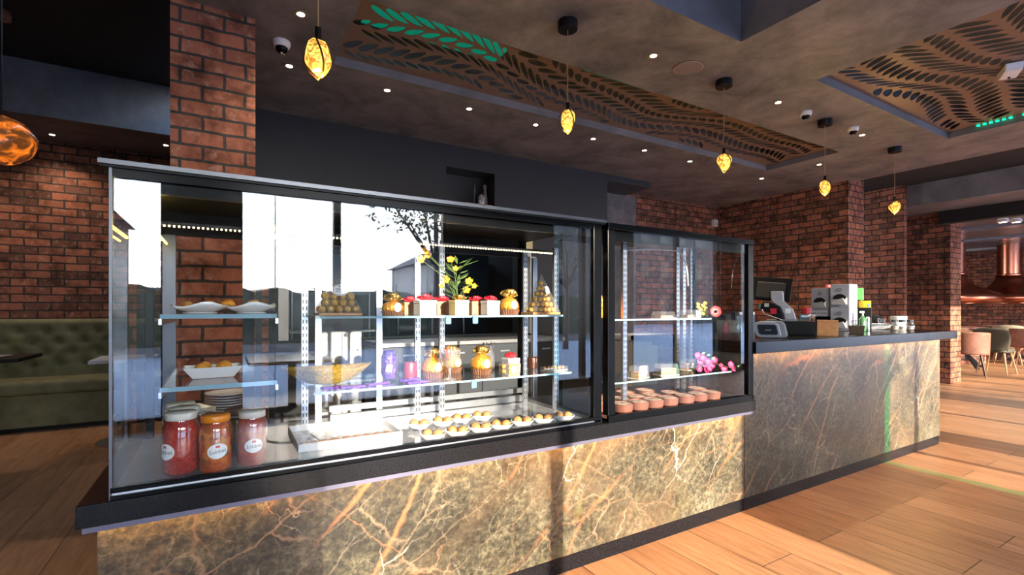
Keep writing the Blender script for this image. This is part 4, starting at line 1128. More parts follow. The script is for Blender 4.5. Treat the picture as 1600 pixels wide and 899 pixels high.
# gold fronted chocolate box
p = on(797, 1.86, M2)
t = thing('chocolate_box', 'clear chocolate box with a square gold front and oval label', 'chocolate box', p, .05)
B().box(-.042, .042, -.026, .030, 0, .050).build('clear_box', clear_plastic, t, bevel=.004)
src = None
for k in range(8):
    q = (-.030 + (k % 4) * .020, .006, .014 + (k // 4) * .021)
    if src is None: src = B().ball(.0098, sub=2, jit=.1).build('wrapped_ball', gold, t, q, smooth='all')
    else:
        o = src.copy(); COL.objects.link(o); o.parent = t; o.location = q; o.rotation_euler = (k, k * 2, 0)
B().box(-.0245, .0245, -.030, -.0265, .001, .049).build('gold_front', mat('gold_card', (.66, .42, .12), .35, .5), t)
oval_label(t, (0, -.031, .024), .015, .018, -PI / 2, 'label', ('FERRERO', 'ROCHER'), tsize=.0062)
p2 = on(798, 1.985, M2)
gift_box(p2, .062, .06, .058, whitec, .05, 'white box with a glossy red bow behind the gold fronted box', None)
t = thing('red_bow', 'round glossy red bow lying on the white box', 'bow', (p2.x, p2.y, p2.z + .0585))
B().ball(.026, (0, 0, .012), 3, (1.1, 1, .55), .25).build('bow_knot', mat('red_gloss', (.60, .02, .03), .2), t, smooth='all')
bow(t, mat('red_gloss', (.60, .02, .03), .2), (0, 0, .002), .032, 14, flat=.4)
# gold chocolates on a clear tray
p = on(866, 1.87, M2)
t = thing('chocolate_tray', 'low clear tray of gold chocolates at the end of the middle shelf', 'tray', p, .06)
B().box(-.062, .062, -.028, .028, 0, .005).build('base', mat('tray_pale', (.55, .50, .42), .3), t, bevel=.002)
B().box(-.062, .062, -.028, .028, .0055, .020).build('cover', clear_plastic, t, bevel=.003)
for k in range(10):
    q = (-.045 + (k % 5) * .0225, -.010 + (k // 5) * .02, .0135)
    o = src.copy(); COL.objects.link(o); o.parent = t; o.location = q; o.scale = (.8, .8, .8); o.rotation_euler = (k, 2 * k, 1)

# ---- right hand case
orange_p = mat('petal_orange', (.85, .22, .015), .45); red_p = mat('petal_red', (.45, .006, .014), .45); pink_p = mat('petal_pink', (.58, .035, .14), .45); yell2 = mat('petal_lime', (.45, .42, .06), .5)
def pot(p, lab, src=[None]):
    if src[0] is None:
        t = thing('pudding_pot', lab, 'pudding pot', p, 0, 'clay pudding pots in the right hand case'); src[0] = t
        B().lathe([(.040, 0), (.047, .006), (.052, .040), (.0535, .044), (.0508, .044), (.0495, .038), (.0, .036)], 36).build('clay_pot', terracotta, t, smooth=True)
        B().lathe([(.0490, .0405), (.038, .0425), (0, .043)], 30, cap=False).build('pudding', pudding, t, smooth='all')
    else: copy_tree(src[0], p, random.uniform(0, 6), lab)
pots = [(977, 612, 'rear row, first'), (1008, 609, 'rear row, second'), (1050, 613, 'rear row, third'), (1089, 606, 'rear row, last'), (997, 618.5, 'second row, middle'), (1019, 617, 'second row, beside the upright'),
        (972, 624, 'second row, first'), (1023, 626.5, 'front row, third'), (1050, 623, 'front row, fourth'), (1077, 618.5, 'front row, fifth'), (1091, 614.5, 'front row, sixth'), (1112, 612, 'at the far right end'), (971, 634, 'front row, first'), (1000, 632, 'front row, second'), (944, 620, 'behind the double post, rear'), (942, 634, 'behind the double post, front')]
PR = .0535
pp = []
for x, y, w in pots:
    p = at_z(x, y, DECK + .044); p.z = DECK + .0005; pp.append(p)
def keep(p):
    p.x = min(max(p.x, RX0 + .038 + PR), RX1 - .035 - PR); p.y = min(max(p.y, 1.745 + PR), RB - .04 - PR)
for it in range(400):
    for a in range(len(pp)):
        for c in range(a):
            d = pp[a] - pp[c]; L_ = math.hypot(d.x, d.y)
            if L_ < 2 * PR + .002:
                n_ = Vector((d.x, d.y, 0)).normalized() if L_ > 1e-5 else Vector((1, 0, 0))
                pp[a] += n_ * (2 * PR + .0025 - L_) * .5; pp[c] -= n_ * (2 * PR + .0025 - L_) * .5
    for p in pp: keep(p)
for p, (x, y, w) in zip(pp, pots): pot(p, 'clay pot of browned rice pudding, %s' % w)
sponge = mat('sponge', (.40, .24, .09), .6, vary=.2, vscale=50); creamm = mat('cream_layer', (.55, .45, .28), .4); nutty = mat('nut_topping', (.45, .28, .18), .6, vary=.5, vscale=80)
def cake_box(p, w, h, lab, rz, layers):
    t = thing('cake_box', lab, 'cake box', p, rz, 'clear boxed cake slices')
    b = B(); W, D = w / 2, .035
    lo = [(-W, -D), (W, -D), (W, D), (-W, D)]; a = [b.bm.verts.new((x, y, .002)) for x, y in lo]; c = [b.bm.verts.new((x * .88, y * .8, h)) for x, y in lo]
    for i in range(4): b.bm.faces.new((a[i], a[(i + 1) % 4], c[(i + 1) % 4], c[i]))
    b.bm.faces.new(c); b.build('clear_lid', clear_plastic, t)
    B().box(-W, W, -D, D, 0, .0018).build('base', label_white, t)
    z = .0025
    for m_, th in layers:
        B().box(-W * .78, W * .78, -D * .68, D * .68, z, z + th).build('cake_layer', m_, t, bevel=.001); z += th + .0002
    return t
R2 = S_R2 + .0006; R1 = S_R1 + .0006
L3 = [(sponge, .010), (creamm, .010), (sponge, .010), (creamm, .004)]
cake_box(on(998, 1.87, R2), .105, .066, 'boxed sponge cake slice on the middle shelf, farthest from the pink blossom', .25, [(sponge, .012), (creamm, .006), (sponge, .014)])
cake_box(on(1041, 1.88, R2), .125, .062, 'boxed cream layer cake in the middle of the middle shelf', -.2, L3)
cake_box(on(1074, 1.98, R2), .105, .064, 'boxed layer cake slice beside the pink blossom branch', .2, L3)
cake_box(on(1037, 1.87, R1), .130, .036, 'low clear box of nut sweets on the upper shelf', .05, [(nutty, .012)])
tb = cake_box(on(1077, 1.87, R1), .120, .046, 'low clear box of nut sweets with a white printed label', .05, [(nutty, .015)])
B().box(.010, .055, -.037, -.036, .004, .042).build('label_card', label_white, tb)
def flower_thing(name, lab, p, fn_): 
    t = thing(name, lab, 'flower', p); fn_(t); return t
p = on(1117, 1.84, R1)
def red_f(t):
    q = at_y(1118, 487, 1.84) - p
    b = B(); blossom(b, (q.x, q.y, q.z), .032, 6, (-.6, -1, .15), .12, w=.50); b.build('petals', red_p, t, solid=.001)
    B().ball(.008, (q.x - .004, q.y - .008, q.z), 2).build('flower_heart', black_satin, t, smooth='all')
    B().tube([(0, 0, .0015), (q.x * .5, q.y, q.z * .5), (q.x, q.y, q.z)], .002, 5).build('stem', stem_g, t)
flower_thing('red_flower', 'large red artificial flower with black heart on the upper shelf', p, red_f)
p = on(1098, 1.90, R1)
def yel_f(t):
    for k in range(14):
        a = k * 2.4; q = at_y(1098 + 6 * math.cos(a) - .5 * k * .4, 494 - k * 1.5, 1.9 + .01 * math.sin(a)) - p
        b = B(); blossom(b, (q.x, q.y, max(q.z, .008)), .012, 5, (-.4, -1, .6), .4); b.build('blossom', yell2, t, solid=.0006)
    B().tube([(0, 0, .0015), (.0, 0, .03), (-.015, 0, .07)], .002, 5).build('stem', stem_g, t)
flower_thing('yellow_flower', 'spray of small yellow green flowers beside the red flower', p, yel_f)
p = on(1112, 1.83, R2)
t = thing('blossom_branch', 'pink artificial cherry blossom branch on the middle shelf', 'flower', p)
B().tube([tuple(at_y(1085, 578, 1.84) - p), tuple(at_y(1105, 566, 1.83) - p), tuple(at_y(1125, 570, 1.81) - p), tuple(at_y(1147, 577, 1.785) - p)], .003, 6).build('twig', dark_wood, t)
for k, (x, y) in enumerate(((1090, 556), (1093, 566), (1100, 570), (1106, 566), (1108, 576), (1103, 580), (1116, 563), (1092, 577), (1126, 573), (1131, 577), (1141, 570), (1145, 576), (1098, 560), (1112, 571))):
    q = at_y(x, y, 1.83 + .010 * (k % 3) - max(0, x - 1120) * .0017) - p; q.z = max(q.z, .012)
    b = B(); blossom(b, q, .019, 5, (-.5 + .2 * (k % 3), -1, .3), .3, w=.5); b.build('blossom', pink_p, t, solid=.0007)
for k, (x, y) in enumerate(((1104, 556), (1111, 561), (1152, 573), (1096, 553))):
    q = at_y(x, y, 1.83 - max(0, x - 1120) * .0017) - p; b = B(); b.quad([q, q + Vector((.018, .002, .010)), q + Vector((.034, 0, .006)), q + Vector((.018, -.002, -.004))]); b.build('leaf', mat('leaf_bright', (.12, .38, .10), .5), t, solid=.0006)
p = on(940, 1.95, M1 - .03)
p = Vector((X_at(941, 1.95), 1.95, R1))
t = thing('orange_flowers', 'orange artificial lilies seen between the two black posts', 'flower', p)
for k, (x, y) in enumerate(((940, 472), (938, 482), (942, 488), (932, 492), (944, 478))):
    q = at_y(x, y, 1.94) - p
    b = B(); blossom(b, q, .034, 6, (-.5, -1, .2), .2, w=.34); b.build('blossom', orange_p, t, solid=.0008)
    B().tube([(0, 0, .001), (q.x, q.y, q.z)], .0018, 5).build('stem', stem_g, t)

# ================================================================== CEILING FITTINGS
def lattice(name, label, rect, z, strip, seed):
    x0, x1, y0, y1 = rect; L, W = x1 - x0, y1 - y0
    cu = bpy.data.curves.new(name, 'CURVE'); cu.dimensions = '2D'; cu.fill_mode = 'BOTH'; cu.extrude = .002
    def spline(pts):
        s = cu.splines.new('POLY'); s.points.add(len(pts) - 1); s.use_cyclic_u = True
        for q, p in zip(s.points, pts): q.co = (p[0], p[1], 0, 1)
    spline([(0, 0), (L, 0), (L, W), (0, W)])
    ph = seed * 1.7
    def warp(s, t):
        return (s + .10 * math.sin(4.1 * t + ph) + .05 * math.sin(2.3 * s + ph), t + .13 * math.sin(1.9 * s + ph) + .045 * math.sin(4.7 * s + 2 * ph) - .20 * math.sin(.8 * s + ph * .5))
    rnd = random.Random(seed); k = 0; t = -.9
    while t < W + .9:
        wd = strip * (1.25 if k % 3 == 0 else .8 if k % 3 == 1 else 1.0)
        pitch = .085 if k % 2 else .105
        s = -.6; sg = 1 if k % 2 else -1
        while s < L + .6:
            m = .95 + .04 * rnd.random(); pts = []
            sl = wd * .85 * sg; th = pitch * .58
            for i in range(7):
                u = i / 6; e = math.sin(u * PI) ** .5 * th
                pts.append((s + sl * (u - .5) * m - e, t + wd * (.5 + (u - .5) * m * .86)))
            for i in range(5, 0, -1):
                u = i / 6; e = math.sin(u * PI) ** .5 * th * .55
                pts.append((s + sl * (u - .5) * m + e, t + wd * (.5 + (u - .5) * m * .86)))
            pts = [warp(*p) for p in pts]
            if all(.018 < p[0] < L - .018 and .018 < p[1] < W - .018 for p in pts): spline(pts)
            s += pitch * (1 + .12 * rnd.random())
        t += wd * 1.0; k += 1
    o = bpy.data.objects.new(name, cu); COL.objects.link(o)
    bpy.context.view_layer.update()
    me = bpy.data.meshes.new_from_object(o.evaluated_get(bpy.context.evaluated_depsgraph_get()))
    bpy.data.objects.remove(o); bpy.data.curves.remove(cu)
    me.materials.clear(); me.materials.append(leaf_copper)
    tt = thing(name, label, 'ceiling panel', (x0, y0, z))
    p = bpy.data.objects.new('leaf_fretwork', me); COL.objects.link(p); p.parent = tt
    return tt
t = lattice('leaf_panel', 'long bronze leaf fretwork panel recessed in the ceiling above the counter', (C1[0] + .002, C1[1] - .002, C1[2] + .002, C1[3] - .002), 2.995, .135, 2)
B().box(.15, 1.2, .38, .66, .185, .195).build('green_led', mat('green_led_panel', (.01, .05, .03), .6, emit=(.0, .55, .32), estr=.13), t)
B().box(1.9, 2.7, .10, .40, .185, .195).build('green_led', mat('green_led_panel', (.01, .05, .03), .6, emit=(.0, .55, .32), estr=.13), t)
t = lattice('leaf_panel', 'square bronze leaf fretwork panel in the ceiling above the bar', (C2[0] + .002, C2[1] - .002, C2[2] + .002, C2[3] - .002), 2.995, .17, 5)
L2x, L2y = C2[1] - C2[0], C2[3] - C2[2]
b = B(); y = .2
for k in range(26):
    if k % 7 in (5,): continue
    b.box(L2x - .028, L2x - .012, .95 + k * .045, .95 + k * .045 + .022, -.018, -.0065)
b.build('green_led_dots', green_led, t)

dl_src = None
DL = [(470, 22, 'above the brick pillar, nearest the front'), (452, 103, 'beside the white dome camera near the pillar'), (605, 141, 'first in the row along the charcoal wall'), (733, 170, 'second in the row along the charcoal wall'), (837, 195, 'third in the row along the charcoal wall'), (927, 217, 'fourth in the row along the charcoal wall'), (1007, 235, 'fifth in the row along the charcoal wall'), (1078, 252, 'sixth in the row along the charcoal wall'), (1190, 279, 'last in the row, towards the brick wall'), (1021, 87, 'in front of the leaf panel, beside the round speaker'), (1216, 160, 'between the speaker and the twin dome cameras'), (1347, 211, 'beside the far dome camera'), (1280, 257, 'beyond the far end of the long leaf panel')]
for k, (x, y, w) in enumerate(DL):
    p = at_z(x, y, CZ); p.z = CZ - .0005
    lab = 'round recessed downlight ' + w
    if dl_src is None:
        dl_src = thing('downlight', lab, 'ceiling light', p, 0, 'recessed downlights')
        B().lathe([(.022, -.0022), (.036, -.004), (.040, -.001), (.040, 0), (.022, 0)], 28, cap=False).build('trim_ring', mat('brass_dark', (.30, .24, .16), .35, .8), dl_src, smooth=True)
        B().lathe([(.022, -.0022), (.012, -.0026), (0, -.0026)], 24, cap=False).build('lens', lamp_lens, dl_src)
    else: copy_tree(dl_src, p, 0, lab)
    l = bpy.data.lights.new('downlight_beam', 'SPOT'); l.energy = 24; l.spot_size = math.radians(105); l.spot_blend = .9; l.shadow_soft_size = .04; l.color = (1, .84, .64)
    o = bpy.data.objects.new('downlight_beam', l); COL.objects.link(o); o.location = (p.x, p.y, p.z - .02)
p = at_z(85, 214, 3.0); p.y = min(p.y, 6.7); p.z = 2.9995
copy_tree(dl_src, p, 0, 'round recessed downlight over the left brick wall, behind the blue grey beam')
l = bpy.data.lights.new('downlight_beam', 'SPOT'); l.energy = 15; l.spot_size = math.radians(120); l.spot_blend = .9; l.shadow_soft_size = .04; l.color = (1, .74, .5)
o = bpy.data.objects.new('downlight_beam', l); COL.objects.link(o); o.location = (p.x, p.y, p.z - .02)
for xx, w in ((-2.4, 'added out of view over the far end of the olive bench'), (-.55, 'added out of view over the hidden end of the bench')):  # two unseen lamps added to brighten the bench area
    copy_tree(dl_src, (xx, 6.5, 2.9995), 0, 'round recessed downlight ' + w)
    l2 = l.copy(); o = bpy.data.objects.new('downlight_beam', l2); COL.objects.link(o); o.location = (xx, 6.5, 2.98)

cam_src = None
for x, y, s, w in ((440, 65, .90, 'white dome security camera on the ceiling beside the brick pillar'), (1259, 175, .80, 'white dome security camera left of the hanging lamp canopy'), (1333, 200, .78, 'white dome security camera beside the far downlight')):
    p = at_z(x, y, CZ); p.z = CZ - .0005
    if cam_src is None:
        cam_src = thing('dome_camera', w, 'camera', p, 0, 'dome cameras'); cam_src.scale = (s, s, s)
        B().lathe([(.058, 0), (.060, -.02), (.052, -.040), (.046, -.044), (.0, -.044)], 30).build('housing', white_plastic, cam_src, smooth=True)
        B().lathe([(.041, -.0445), (.038, -.062), (.026, -.078), (.0, -.085)], 26, cap=False).build('dome', black, cam_src, smooth='all')
        B().lathe([(.012, -.082), (.011, -.0895), (0, -.0895)], 14).build('lens', mat('lens_silver', (.6, .6, .6), .2, .8), cam_src)
    else: copy_tree(cam_src, p, 0, w, scale=s)
p = at_z(1075, 106, CZ); p.z = CZ - .0005
t = thing('ceiling_speaker', 'flat round pinkish grey speaker grille on the ceiling', 'speaker', p)
B().lathe([(.098, 0), (.104, -.004), (.096, -.007)], 40, cap=False).build('rim', mat('speaker_rim', (.30, .24, .24), .5), t, smooth=True)
B().lathe([(.096, -.005), (0, -.0055)], 40, cap=False).build('grille', mat('speaker_grille', (.22, .17, .17), .7, bump=.6, bscale=300), t)
p = at_z(1578, 106, 2.985)
t = thing('ceiling_projector', 'small white angular device hanging under the square leaf panel', 'detector', (p.x, p.y, 2.986), .5)
B().prism([(-.10, 0), (.10, 0), (.09, -.045), (.05, -.065), (-.08, -.055)], -.05, .05, 'xz').build('body', white_plastic, t, bevel=.008)
B().cyl(.008, -.072, -.058, 12, (.02, 0, 0)).build('sensor', black_satin, t)

# pendants
amber = amber_mat('amber_crystal', (.22, .07, .01), (1.0, .66, .12), 30, .95)
def pendant(p, s, drop, w, k, canopy=True):
    t = thing('pendant_lamp', w, 'pendant lamp', p, k * 1.1, 'amber crystal pendants')
    B().lathe([(.0, -.05), (.058, -.05), (.060, -.046), (.060, 0)], 32).build('canopy', black_satin, t, smooth=True)
    B().tube([(0, 0, -.0505), (0, 0, -drop)], .0022, 6).build('cord', mat('gold_cord', (.45, .30, .14), .5), t)
    B().cyl(.011 * s, -drop - .035 * s, -drop + .012 * s, 14).build('socket', black_satin, t)
    b = B(); g = bmesh.ops.create_icosphere(b.bm, subdivisions=3, radius=1); rnd = random.Random(k)
    pl = [(Vector((rnd.gauss(0, 1), rnd.gauss(0, 1), rnd.gauss(0, .8))).normalized(), rnd.uniform(.72, .95)) for _ in range(16)]
    for v in g['verts']:
        for n_, d in pl:
            e = v.co.dot(n_)
            if e > d: v.co -= n_ * (e - d) * .95
        zz = v.co.z; f = 1.0 + .12 * zz if zz > 0 else 1.0 + .30 * zz
        v.co = Vector((v.co.x * .058 * s * f, v.co.y * .050 * s * f, zz * .070 * s - drop - .10 * s))
    b.build('crystal', amber, t)
    b = B()
    for q in range(3):
        a = q * 2.1 + k; pts = []
        for i in range(8):
            u = i / 7; zz = 1 - 2 * u; rr = math.sqrt(max(0, 1 - zz * zz)); f = 1.0 + .12 * zz if zz > 0 else 1.0 + .30 * zz
            aa = a + 1.1 * u
            pts.append((math.cos(aa) * .060 * s * rr * f, math.sin(aa) * .052 * s * rr * f, zz * .074 * s - drop - .10 * s))
        b.tube(pts, .0035 * s, 5)
    b.build('bronze_bands', mat('bronze_band', (.10, .055, .02), .35, .8), t)
    l = bpy.data.lights.new('pendant_glow', 'POINT'); l.energy = 4 * s; l.color = (1, .62, .2); l.shadow_soft_size = .05
    o = bpy.data.objects.new('pendant_glow', l); COL.objects.link(o); o.location = (p[0], p[1], p[2] - drop - .20 * s)
pl_ = [(887, 34, 190, 'second pendant, over the middle of the display case'), (1131, 126, 255, 'third pendant, over the end of the black framed case'), (1289, 188, 294, 'fourth pendant, over the middle of the bar'), (1398, 231, 324, 'farthest pendant, over the bar end')]
for k, (x, y, ys, w) in enumerate(pl_):
    p = at_z(x, y, CZ); d = depth(p); p.z = CZ - .0005
    drop = CZ - (CAM_H + (HORIZON - ys) / F_PX * d) - .10
    pendant(p, (1.0, .98, .98, 1.0)[k], drop, w + ' with glowing amber crystal', k + 1)
q = at_y(497, 92, 1.86)
pendant((q.x, q.y, CZ - .0005), 1.0, CZ - q.z - .10, 'nearest pendant with glowing amber crystal, beside the brick pillar', 7)

# the amber globe at the left
p = at_y(2, 219, 3.9)
t = thing('globe_pendant', 'brown and amber molten glass globe lamp at the far left', 'pendant lamp', (p.x, p.y, 3.4995))
dz = p.z - 3.4995
B().ball(.150, (0, 0, dz), 4, (1, 1, .92), .08).build('glass_globe', amber_mat('molten_amber', (.035, .008, .003), (1.0, .20, .01), 9, .8, .47, .72), t, smooth='all')
B().tube([(0, 0, -.04), (0, 0, dz + .13)], .004, 6).build('cord', black_satin, t)
B().cyl(.055, -.04, 0, 20).build('canopy', black_satin, t)
p = at_y(2, 55, 5.2)
t = thing('ceiling_spot', 'small reddish brown fitting on the black ceiling at the far left', 'ceiling light', (p.x, p.y, 3.4995))
B().lathe([(.05, 0), (.06, -.02), (.055, -.07), (.0, -.09)], 20).build('shade', mat('fitting_brown', (.22, .10, .06), .5), t, smooth=True)

# ================================================================== LEFT SIDE: BANQUETTE AND TABLES
BX0, BX1 = -3.6, -.08
t = thing('banquette', 'long olive green velvet bench with deep buttoned back', 'banquette', (BX0, 6.45, 0))
L = BX1 - BX0
buttons = []
for r in range(4):
    for k in range(int(L / .21) + 1):
        xx = .10 + k * .21 + (.105 if r % 2 else 0)
        if xx < L - .05: buttons.append((xx, .98 - r * .115))
import bisect
def back_fn(i, j):
    x = i * L; z = .46 + j * .64; y = .42 - .03 * j
    dep = 0
    for bx_, bz in near[int(i * 200)]:
        d2 = ((x - bx_) ** 2 + (z - bz) ** 2); dep = max(dep, math.exp(-d2 / .0016))
        if abs(bz - (.98 - 3 * .115)) < .01 and z < bz: dep = max(dep, .6 * math.exp(-(x - bx_) ** 2 / .0003) * max(0, 1 - (bz - z) / .15))
    edge = max(0, (j - .93) / .07)
    return (x, y + .035 * dep + .03 * edge ** 2, z)
near = [[q for q in buttons if abs(q[0] - i / 200 * L) < .14] for i in range(201)]
b = B().grid(back_fn, 200, 48)
b.build('backrest', olive_velvet, t, smooth='all')
B().box(0, L, .46, .548, .05, 1.10).build('back_frame', olive_velvet, t)
B().box(0, L, 0, .455, .36, .50).build('seat', olive_velvet, t, bevel=.045, seg=4)
B().box(0, L, .05, .45, .04, .359).build('seat_base', olive_velvet, t, bevel=.012)
b0 = None
for bx_, bz in buttons:
    q = (bx_, .42 - .03 * (bz - .46) / .64 + .030, bz)
    if b0 is None: b0 = B().ball(.013, sub=1, sc=(1, .6, 1)).build('button', olive_velvet, t, q, smooth='all')
    else:
        o = b0.copy(); COL.objects.link(o); o.parent = t; o.location = q
B().box(.02, L - .02, .08, .42, 0, .039).build('plinth', black_satin, t)
def side_table(p, w, d, h, top_m, lab, leg_m=black_satin):
    t = thing('dining_table', lab, 'table', p)
    B().box(-w / 2, w / 2, -d / 2, d / 2, h - .03, h).build('tabletop', top_m, t, bevel=.004)
    B().cyl(.035, .025, h - .031, 18).build('pedestal', leg_m, t)
    B().lathe([(.22, 0), (.22, .012), (.06, .024), (.0, .024)], 30).build('base', leg_m, t)
    return t
q0 = at_y(137, 570, 5.35); q1 = X_at(238, 5.35)
side_table(((q0.x + q1) / 2, 5.62, 0), abs(q1 - q0.x), .55, .765, lightgrey, 'pale grey topped table in front of the banquette, behind the case end', alu)
p = at_y(30, 560, 4.9)
side_table((p.x - .42, 5.15, 0), .84, .55, p.z, black_satin, 'black topped table at the far left in front of the banquette')
o = plate_mesh(.10).build('dinner_plate', porcelain, None, (at_y(-6, 557, 5.1).x, 5.06, p.z + .001), smooth='all')
tag(o, 'white plate on the black table at the far left', 'plate')

# ================================================================== NICHE ORNAMENTS
nz = NZ0 + .0005
p = Vector((X_at(737, 4.80), 4.80, nz))
t = thing('ornament_tray', 'reddish wooden tray holding ornaments in the wall niche', 'tray', (X_at(746, 4.78), 4.78, nz))
tw = .16
B().box(-tw, tw, -.05, .05, 0, .008).build('base', mat('tray_red_wood', (.22, .08, .06), .5), t)
for q in ((-tw, tw, -.05, -.044), (-tw, tw, .044, .05)): B().box(*q, .0085, .045).build('rail', MATS['tray_red_wood'], t)
t = thing('silver_figurine', 'mottled silver owl shaped figurine on the niche tray', 'figurine', (X_at(752, 4.78), 4.775, nz + .0085))
B().lathe([(.030, 0), (.040, .02), (.046, .07), (.040, .12), (.020, .15), (0, .155)], 24, sx=1, sy=.7).build('body', mat('silver_mottle', (.5, .5, .5), .35, .6, vary=.9, vscale=50), t, smooth='all')
t = thing('tall_figurine', 'tall grey robed figurine behind the silver one in the niche', 'figurine', (X_at(758, 4.82), 4.822, nz + .0085))
B().lathe([(.035, 0), (.030, .10), (.018, .20), (.010, .215), (.022, .235), (.020, .27), (0, .285)], 20, sx=1, sy=.6).build('body', mat('figurine_grey', (.20, .18, .19), .5, vary=.6, vscale=40), t, smooth='all')
t = thing('thin_figurine', 'slim dark standing figurine at the left of the niche tray', 'figurine', (X_at(741, 4.80), 4.80, nz + .0085))
B().lathe([(.018, 0), (.010, .05), (.006, .16), (.014, .19), (.012, .22), (.004, .25), (0, .27)], 14).build('body', mat('figurine_dark', (.10, .09, .08), .4), t, smooth='all')

# ================================================================== BEHIND THE COUNTER
fridge_steel = mat('fridge_steel', (.26, .27, .29), .55, .5, vary=.15, vscale=6)
t = thing('steel_fridge', 'stainless steel undercounter fridge seen through the middle of the case', 'fridge', (X_at(500, 3.9), 3.9, 0))
W_ = X_at(566, 3.9) - X_at(500, 3.9)
B().box(0, W_, .021, .62, .08, 1.16).build('body', fridge_steel, t, bevel=.004)
for k in range(2):
    d = B().box(.006 + k * W_ / 2, W_ / 2 - .006 + k * W_ / 2, 0, .020, .10, 1.02).build('door', fridge_steel, t, bevel=.003)
    B().tube([(W_ / 2 + (k * 2 - 1) * .05, -.03, .45), (W_ / 2 + (k * 2 - 1) * .05, -.03, .80)], .008, 8).build('handle', alu, d)
B().box(0, W_, 0, .020, 1.04, 1.15).build('control_panel', mat('panel_dark', (.04, .045, .05), .2), t)
for k in range(4): B().cyl(.02, 0, .079, 10, (.06 + (k % 2) * (W_ - .12), .08 + (k // 2) * .46, 0)).build('foot', black_satin, t)
dark_lam = mat('dark_laminate', (.035, .04, .047), .3)
t = thing('back_counter', 'dark fronted back counter with steel top along the charcoal wall', 'counter', (1.12, 4.02, 0))
B().box(0, 1.9, 0, .57, .88, .915).build('steel_top', steel, t, bevel=.003)
for k in range(4):
    d = B().box(.004 + k * .475, .471 + k * .475, .012, .03, .10, .875).build('door', dark_lam, t, bevel=.002)
    B().box(.19 + k * .475, .29 + k * .475, .0, .0115, .80, .815).build('handle', alu, d)
B().box(0, 1.9, .031, .56, .09, .8795).build('carcass', dark_lam, t)
B().box(.02, 1.88, .06, .54, 0, .0895).build('plinth', black_satin, t)
t = thing('chest_freezer', 'pale grey chest freezer behind the right hand case', 'freezer', (X_at(1000, 4.3), 4.3, 0))
W_ = X_at(1050, 4.3) - X_at(1000, 4.3) + .12
B().box(0, W_, 0, .58, .04, .80).build('body', lightgrey, t, bevel=.012)
B().box(-.005, W_ + .005, -.01, .59, .805, .88).build('lid', mat('lid_pale', (.66, .68, .72), .35), t, bevel=.015)
B().box(W_ / 2 - .08, W_ / 2 + .08, -.022, -.0105, .83, .85).build('handle', grey_plastic, t)
B().box(.03, W_ - .03, .03, .55, 0, .0395).build('base', black_satin, t)
teal = mat('teal_grey_laminate', (.20, .30, .32), .4)
t = thing('work_counter', 'teal grey work counter with black top seen through the case end', 'counter', (3.45, 2.96, 0))
B().box(-.01, 2.5, -.02, .55, .90, .945).build('top', black, t, bevel=.003)
for k in range(4): B().box(.004 + k * .622, .618 + k * .622, 0, .018, .06, .895).build('front_panel', teal, t, bevel=.001)
B().box(0, 2.49, .019, .54, .06, .8995).build('carcass', teal, t)
B().box(.02, 2.47, .05, .52, 0, .0595).build('plinth', black_satin, t)
WZ = .9455
p = Vector((X_at(1136, 3.05), 3.05, WZ))
t = thing('plastic_tub', 'translucent plastic tub holding a pink bottle on the work counter', 'tub', p)
B().lathe([(.085, 0), (.10, .15)], 4, cap=False, M=Matrix.Rotation(PI / 4, 4, 'Z')).build('tub_wall', glass_mat('cloudy_plastic', (.75, .8, .8), .1, .1, .25, (.5, .55, .55)), t)
B().lathe([(.085, .001), (0, .001)], 4, cap=False, M=Matrix.Rotation(PI / 4, 4, 'Z')).build('tub_base', grey_plastic, t)
t = thing('pink_bottle', 'pink plastic bottle leaning inside the translucent tub', 'bottle', p + Vector((-.028, 0, .0025)))
B().lathe([(.024, 0), (.026, .02), (.024, .09), (.012, .11), (.012, .125), (0, .125)], 18, M=Matrix.Rotation(.12, 4, 'Y')).build('body', mat('pink_plastic', (.70, .12, .32), .35), t, smooth='all')
t = thing('spray_bottle', 'clear blue spray bottle with black trigger on the work counter', 'bottle', p + Vector((.155, .0, 0)))
B().lathe([(.038, 0), (.040, .01), (.038, .10), (.016, .17), (.014, .19)], 22).build('body', glass_mat('pale_blue_plastic', (.6, .8, .9), .12, .05, .35, (.45, .65, .8)), t, smooth='all')
B().box(-.05, .03, -.014, .014, .191, .225).build('trigger_head', black_satin, t, bevel=.006)
B().prism([(-.045, .19), (-.035, .19), (-.020, .13), (-.03, .13)], -.006, .006, 'xz').build('trigger', black_satin, t)
t = thing('blue_box', 'dark blue carton standing behind the spray bottle', 'box', (X_at(1163, 3.3), 3.30, WZ))
B().box(-.20, .10, -.06, .06, 0, .23).build('carton', mat('carton_blue', (.02, .05, .16), .4), t, bevel=.003)
B().box(-.19, .09, -.061, -.0605, .20, .226).build('pale_band', label_white, t)
t = thing('small_fridge', 'black mini fridge on the work counter behind the case end', 'appliance', (X_at(1108, 3.25), 3.25, WZ))
B().box(-.14, .19, -.12, .12, 0, .21).build('body', black_satin, t, bevel=.006)
B().box(-.13, .18, -.128, -.1205, .02, .195).build('door', black, t, bevel=.003)
t = thing('steel_tongs', 'pair of bent steel tongs standing at the end of the work counter', 'tongs', (X_at(1160, 3.0), 3.0, WZ))
B().tube([(-.03, 0, .004), (-.012, 0, .05), (-.03, 0, .10)], .004, 6).build('arm', steel, t)
B().tube([(.035, 0, .004), (.015, 0, .05), (.05, 0, .16)], .004, 6).build('arm', steel, t)
t = thing('wall_sensor', 'small white sensor box in the corner of the brick walls', 'sensor', (7.10, 5.27, at_y(1119, 349, 5.27).z))
B().box(-.05, .05, -.02, .045, -.06, .06).build('housing', white_plastic, t, bevel=.01)
